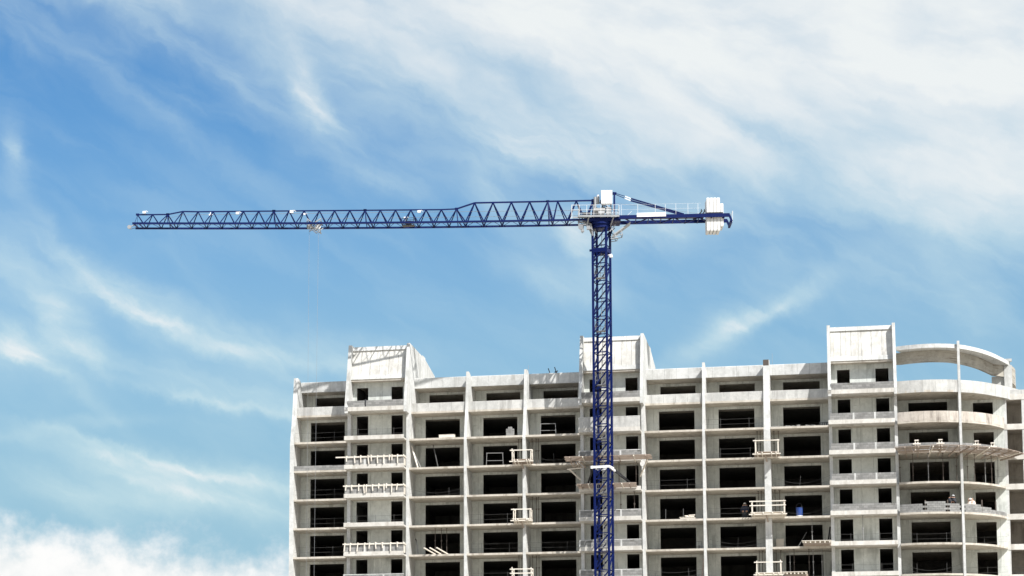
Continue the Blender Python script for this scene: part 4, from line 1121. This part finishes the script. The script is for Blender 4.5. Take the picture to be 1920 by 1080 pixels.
guard(2, *gb_('8'), 0.3, WH['8'] + ', hanging loose', 1, 0.55, 0.15)
guard(3, *gb_('8'), 0.3, WH['8'] + ', hanging loose', 1, 0.6, 0.15)
guard(1, *gb_('4'), 0.3, WH['4'] + ', hanging loose', 1, 0.5, 0.1)
guard(0, -27.0, -21.25, -0.9, WH['A'], 3); guard(3, -27.0, -21.25, -0.9, WH['A'], 3)
guard(4, 21.8, 27.6, -0.9, WH['C'], 2); guard(5, 21.8, 27.6, -0.9, WH['C'], 2)
guard(4, 28.1, 33.8, 0.1, WH['R'], 2); guard(5, 28.1, 33.8, 0.1, WH['R'] + ', slack', 2, 0.5)
for k in (2, 4, 5): guard(k, 34.2, 38.3, 3.9, WH['S'], 1)
guard(2, 38.75, 40.1, 4.6, WH['W'], 0); guard(5, 38.75, 40.1, 4.6, WH['W'], 0)

# ------------------------------------------------------------------ loose things on the floors
def frame_trestle(x, k, w, h, lab, y=0.6):
    t = thing('trestle', lab, 'trestle', (x, y, L(k)))
    MG = M['prop']
    for s_ in (-1, 1): MB().bar((s_ * w / 2, 0, 0), (s_ * w / 2 - s_ * .06, 0, h), .045, .04).build('leg', MG, t)
    MB().bar((-w / 2, 0, h), (w / 2, 0, h - .03), .04, .05).build('top_rail', MG, t)
    MB().bar((-w / 2, 0, h * .42), (w / 2, 0, h * .4), .035, .04).build('cross_rail', MG, t)
frame_trestle(-12.1, 1, 1.75, 1.35, 'light metal trestle in the second bay right of the left tower, third row')
frame_trestle(-6.6, 0, 1.6, 1.2, 'thin metal trestle in the dark opening left of the crane tower, second row')
def lean(x, y, k, dx, ln, lab, mat='timber', w=0.14, th_=0.04, dy=0.5):
    mb = MB(); h = math.sqrt(max(0.01, ln * ln - dx * dx - dy * dy)); mb.bar((0, 0, 0.02), (dx, dy, h), w, th_)
    single(mb, 'leaning_plank' if mat != 'rail' else 'leaning_pole', M[mat], lab, 'plank' if mat != 'rail' else 'pole', (x, y, L(k)))
lean(-20.05, 0.3, 1, -0.75, 2.5, 'wide pale plank leaning on the wall, first bay right of the left tower', 'timber', 0.18)
lean(-19.75, 0.35, 1, -0.95, 2.2, 'grey weathered plank leaning beside the wide pale plank', 'prop', 0.12)
lean(-18.0, 0.6, 1, -0.6, 2.6, 'long thin pole leaning in the first bay right of the left tower', 'rail', 0.07, 0.07)
lean(-20.5, 0.8, 0, -0.35, 1.9, 'narrow pole leaning in the corner beside the left tower, second row', 'rail', 0.05, 0.05)
lean(14.9, 0.9, 5, 0.1, 2.0, 'brown plank leaning on the wide cross wall near the picture bottom', 'old_timber', 0.16) if False else None
lean(8.7, 0.7, 5, 0.2, 2.2, 'brown plank leaning in the first bay right of the crane, bottom row', 'old_timber', 0.2)
lean(18.1, 1.2, 4, 0.9, 1.9, 'thin pole leaning in the third bay right of the crane, sixth row', 'rail', 0.06, 0.06)
lean(21.0, 1.5, 4, 0.3, 2.2, 'dark plank leaning against the right tower wall, sixth row', 'dark', 0.16)
lean(21.2, 1.3, 4, 0.2, 1.5, 'short dark plank leaning against the right tower wall, sixth row', 'dark', 0.12)
for i, xx in enumerate((-18.9, -18.3, -17.6)):
    mb = MB(); mb.bar((0, 1.3, 0.12), (-0.75, -0.9, 0.55), 0.13, 0.1)
    single(mb, 'jutting_beam', M['timber'], ('first', 'middle', 'last')[i] + ' of three pale beams jutting from the first bay right of the left tower', 'beam', (xx + 0.5, 0, L(4)), 'pale beams jutting from the sixth row')
shv = MB(); shv.bar((0.15, 0, 0), (-0.1, 0.3, 1.5), .06); shv.bar((-.1, .3, 1.5), (-.22, .36, 1.75), .12, .05)
single(shv, 'shovel', M['dark'], 'dark shovel leaning in the corner, first bay right of the left tower', 'shovel', (-20.2, 0.6, L(4)))
def block_stack(x, y, k, nx_, nz, lab, step=False):
    t = thing('block_stack', lab, 'block stack', (x, y, L(k)))
    me = MB().box(-.095, .095, -.15, .15, 0, .19).mesh('block', M['block'])
    for i in range(nx_):
        n = nz - (1 if step and i in (0, nx_ - 1) else 0)
        for j in range(n): inst(me, 'block', t, ((i - (nx_ - 1) / 2) * .205 + rnd.uniform(-.01, .01), rnd.uniform(-.02, .02), j * .195))
block_stack(-10.5, 0.6, 0, 4, 5, 'stepped stack of grey blocks in the second bay right of the left tower', True)
pb = MB(); pb.box(-.82, .82, -.3, .3, .0, .06); pb.box(-.8, .8, -.28, .28, .075, .34); pb.box(-.82, .82, -.29, .29, .355, .38)
single(pb, 'board_stack', M['timber'], 'low stack of pale boards at the slab edge right of the left tower, second row', 'board stack', (-17.05, 0.6, L(0)))
pal = thing('pallet', 'pale timber pallet with scrap on top, first bay right of the crane', 'pallet', (7.4, 0.45, L(3)))
for yy in (-.4, 0, .3): MB().box(-.75, .75, yy, yy + .12, .02, .14).build('bearer', M['timber'], pal)
for i in range(6): MB().box(-.8 + i * .27, -.6 + i * .27, -.45, .45, .15, .19).build('slat', M['timber'], pal)
for a, b, c in ((-.1, .6, .25), (.1, .7, .38), (-.3, .35, .32)): MB().bar((a, -.2, c), (b, .1, c + .06), .14, .08).build('offcut', M['timber'], pal)
for i in range(16):
    pass
rub = MB()
for i in range(60):
    xx = rnd.uniform(-2.7, 2.4); s_ = rnd.uniform(.04, .11); yy = rnd.uniform(-.02, .5); rub.box(xx - s_, xx + s_, yy - s_ * .6, yy + s_ * .6, 0.0, s_ * rnd.uniform(.6, 1.5))
o = single(rub, 'rubble', M['block'], 'broken masonry scattered along the slab edge, third bay right of the crane', 'rubble', (18.5, 0.12, L(0))); o['kind'] = 'stuff'
crate = thing('slatted_crate', 'low slatted crate against the right tower, third bay right of the crane', 'crate', (20.95, 0.6, L(0)))
for i in range(5): MB().box(-.45 + i * .2, -.33 + i * .2, -.02, .02, 0, .42).build('slat', M['rail'], crate)
MB().box(-.5, .55, .03, .07, .34, .4).build('rail', M['rail'], crate); MB().box(-.5, .55, .03, .07, .02, .08).build('rail', M['rail'], crate)
bs = thing('bag_frame', 'small dark wire cage in the corner, first bay right of the crane', 'cage', (8.45, 0.7, L(4)))
for xx in (-.25, 0, .25): MB().bar((xx, 0, 0), (xx, 0, .8), .03).build('bar', M['rail'], bs)
for zz in (.3, .8): MB().bar((-.25, 0, zz), (.25, 0, zz), .03).build('bar', M['rail'], bs)
MB().box(-.1, .12, .05, .25, 0, .4).build('sack', M['block'], bs)
# blue tub with a lifting hoop
tub = thing('mortar_tub', 'blue and white tub with a lifting hoop, third bay right of the crane', 'tub', (18.35, 1.3, L(3)))
MB().tube((0, 0, 0), (0, 0, .95), .29, 16, .33).build('body', M['blue'], tub)
MB().tube((0, 0, .95), (0, 0, 1.0), .35, 16).build('rim', M['blue'], tub)
MB().tube((0, 0, .02), (0, 0, .22), .31, 16).build('base_band', M['white'], tub)
MB().path([(-.33 * math.cos(R(a)), 0, .95 + .5 * math.sin(R(a))) for a in range(0, 181, 20)], .02, 5).build('hoop', M['dark'], tub)
# wall boards with pegs
for i, (xx, k) in enumerate(((5.2, 3), (6.95, 3))):
    MB().tube((0, 0, 0), (0, 0, 1.1), .025, 5)
    single(MB().tube((0, 0, 0), (.02, 0, 1.1), .03, 5), 'floor_post', M['rail'], ('left', 'right')[i] + ' of two short posts right of the crane, fifth row', 'post', (xx, .5, L(k)), 'short posts on the fifth row')
ws_ = MB().box(-.38, .38, 0, .04, 0, 1.15)
single(ws_, 'leaning_sheet', M['timber'], 'pale board sheet standing by the wall, third bay right of the crane', 'sheet', (16.35, 2.9, L(4)))
# rods and mast on the roof
def rods(x, y, z, pts, lab, mat='dark', r=.05):
    mb = MB()
    for p, q_ in pts: mb.tube(p, q_, r, 5)
    single(mb, 'rebar_rods', M[mat], lab, 'rods', (x, y, z))
rods(-6.9, 3.2, 45.7, [((.2, 0, 0), (0, 0, .62))], 'single dark rod leaning up from the roof edge left of the crane')
rods(-6.3, 3.2, 45.7, [((.3, 0, 0), (.05, 0, .72)), ((.1, 0, 0), (.12, 0, .3)), ((.2, 0, .1), (.38, 0, .35))], 'bundle of dark rods rising from the roof edge left of the crane')
rods(-8.85, 2.4, 45.7, [((0, 0, 0), (0, 0, .85))], 'hair thin rod on the cross wall top left of the crane', 'rope', .014)
rods(15.95, 2.4, 45.7, [((0, 0, 0), (0, 0, 1.1))], 'hair thin rod beside the wide cross wall top', 'rope', .014)

# ------------------------------------------------------------------ workers
def person(loc, label, joints, radii, edges, cloth, head, helmet, turn=0.0):
    """one continuous body grown round a posed skeleton, cloth split by height"""
    me = bpy.data.meshes.new('body'); me.from_pydata(joints, edges, [])
    ob = bpy.data.objects.new('tmp', me); C.objects.link(ob)
    md = ob.modifiers.new('skin', 'SKIN'); md.use_smooth_shade = True
    sv = me.skin_vertices[0].data if me.skin_vertices else None
    if sv is None:
        me.attributes.new('x', 'FLOAT', 'POINT')
        bm = bmesh.new(); bm.from_mesh(me); lay = bm.verts.layers.skin.verify()
        bm.verts.ensure_lookup_table()
        for i, v_ in enumerate(bm.verts): v_[lay].radius = (radii[i], radii[i]); v_[lay].use_root = (i == 0)
        bm.to_mesh(me); bm.free()
    sb = ob.modifiers.new('sub', 'SUBSURF'); sb.levels = 2; sb.render_levels = 2
    dg = bpy.context.evaluated_depsgraph_get()
    nm = bpy.data.meshes.new_from_object(ob.evaluated_get(dg))
    bpy.data.objects.remove(ob)
    nm.name = 'person'
    nm.materials.clear()
    for m_ in cloth['mats']: nm.materials.append(m_)
    for p in nm.polygons: p.material_index = cloth['pick'](p.center); p.use_smooth = True
    o = bpy.data.objects.new('person', nm); C.objects.link(o)
    o.location = wpt(*loc); o.rotation_euler = (0, 0, TH + turn)
    tag(o, label, 'person')
    hm = MB(); h = Vector(head); rr = .145
    for i in range(4):
        z0 = i / 4; z1 = (i + 1) / 4
        hm.tube(h + Vector((0, 0, .01 + rr * math.sin(z0 * 1.5))), h + Vector((0, 0, .01 + rr * math.sin(z1 * 1.5))), rr * math.cos(z0 * 1.5), 14, rr * math.cos(z1 * 1.5) + .002)
    hm.tube(h + Vector((0, -.02, 0)), h + Vector((0, -.02, .014)), rr + .035, 14)
    hm.build('helmet', helmet, o, (0, 0, 0), smooth=False)
    return o
EDG = [(0, 1), (1, 2), (2, 3), (3, 4), (2, 5), (5, 6), (6, 7), (7, 8), (2, 9), (9, 10), (10, 11), (11, 12), (0, 13), (13, 14), (14, 15), (15, 16), (0, 17), (17, 18), (18, 19), (19, 20)]
RAD = [.12, .115, .135, .055, .098, .062, .046, .035, .04, .062, .046, .035, .04, .085, .06, .044, .042, .085, .06, .044, .042]
def pick_std(zt_, zn, hands):
    def f(c):
        if c.z > zn: return 2
        for h_ in hands:
            if (c - Vector(h_)).length < .1: return 2
        return 1 if c.z > zt_ else 0
    return f
def skel(hip, chest, neck, head, shl, ell_, hal, shr, elr, har, knl, anl, knr, anr):
    V = Vector
    hl = V(hal); hr_ = V(har)
    return [V(hip), V(hip).lerp(V(chest), .5), V(chest), V(neck), V(head), V(shl), V(ell_), hl.lerp(V(ell_), .12), hl, V(shr), V(elr), hr_.lerp(V(elr), .12), hr_,
            V(hip) + V((-.1, 0, -.08)), V(knl), V(anl), V(anl) + V((0, -.16, -.03)), V(hip) + V((.1, 0, -.08)), V(knr), V(anr), V(anr) + V((0, -.16, -.03))]
# worker bending over the new block wall, dark clothes
js = skel((0.05, .25, .92), (-.03, -.05, 1.25), (.05, -.16, 1.42), (.10, -.23, 1.55), (-.2, -.08, 1.30), (-.25, -.28, 1.08), (-.05, -.42, .98), (.16, -.08, 1.30), (.24, -.3, 1.1), (.12, -.44, .98), (-.05, .2, .48), (-.08, .3, .07), (.17, .2, .48), (.16, .3, .07))
person((33.0, 0.32, L(3)), 'person in dark clothes bending over the block wall left of the column', js, RAD, EDG,
       {'mats': [M['cloth_blue'], M['cloth_dark'], M['skin']], 'pick': pick_std(.88, 1.44, [js[8], js[12]])}, (.10, -.23, 1.60), M['helmet_grey'])
# worker stooping right of the column, pale top
js = skel((.0, .3, .78), (.03, 0, 1.08), (-.05, -.14, 1.2), (-.1, -.24, 1.26), (-.15, -.05, 1.1), (-.22, -.25, .85), (-.1, -.4, .62), (.2, -.02, 1.12), (.22, -.22, .85), (.08, -.38, .62), (-.1, .05, .42), (-.1, .3, .07), (.14, .05, .42), (.12, .3, .07))
person((34.85, 1.15, L(3)), 'person in a pale top and white helmet stooping right of the round column', js, RAD, EDG,
       {'mats': [M['cloth_dark'], M['cloth_pale'], M['skin']], 'pick': pick_std(.8, 1.22, [js[8], js[12]])}, (-.1, -.26, 1.33), M['helmet'])
# worker standing in the shade of a bay
js = skel((0, 0, .95), (0, -.02, 1.3), (0, -.02, 1.5), (0, -.05, 1.63), (-.19, -.02, 1.4), (-.25, -.04, 1.13), (-.2, -.2, .95), (.19, -.02, 1.4), (.25, -.04, 1.13), (.2, -.22, .95), (-.1, 0, .5), (-.11, .05, .07), (.1, 0, .5), (.11, .05, .07))
person((12.95, 2.6, L(3)), 'person in dark clothes and white helmet standing beside the wide double railed platform', js, RAD, EDG,
       {'mats': [M['cloth_dark'], M['cloth_blue'], M['skin']], 'pick': pick_std(.9, 1.5, [js[8], js[12]])}, (0, -.05, 1.68), M['helmet'])
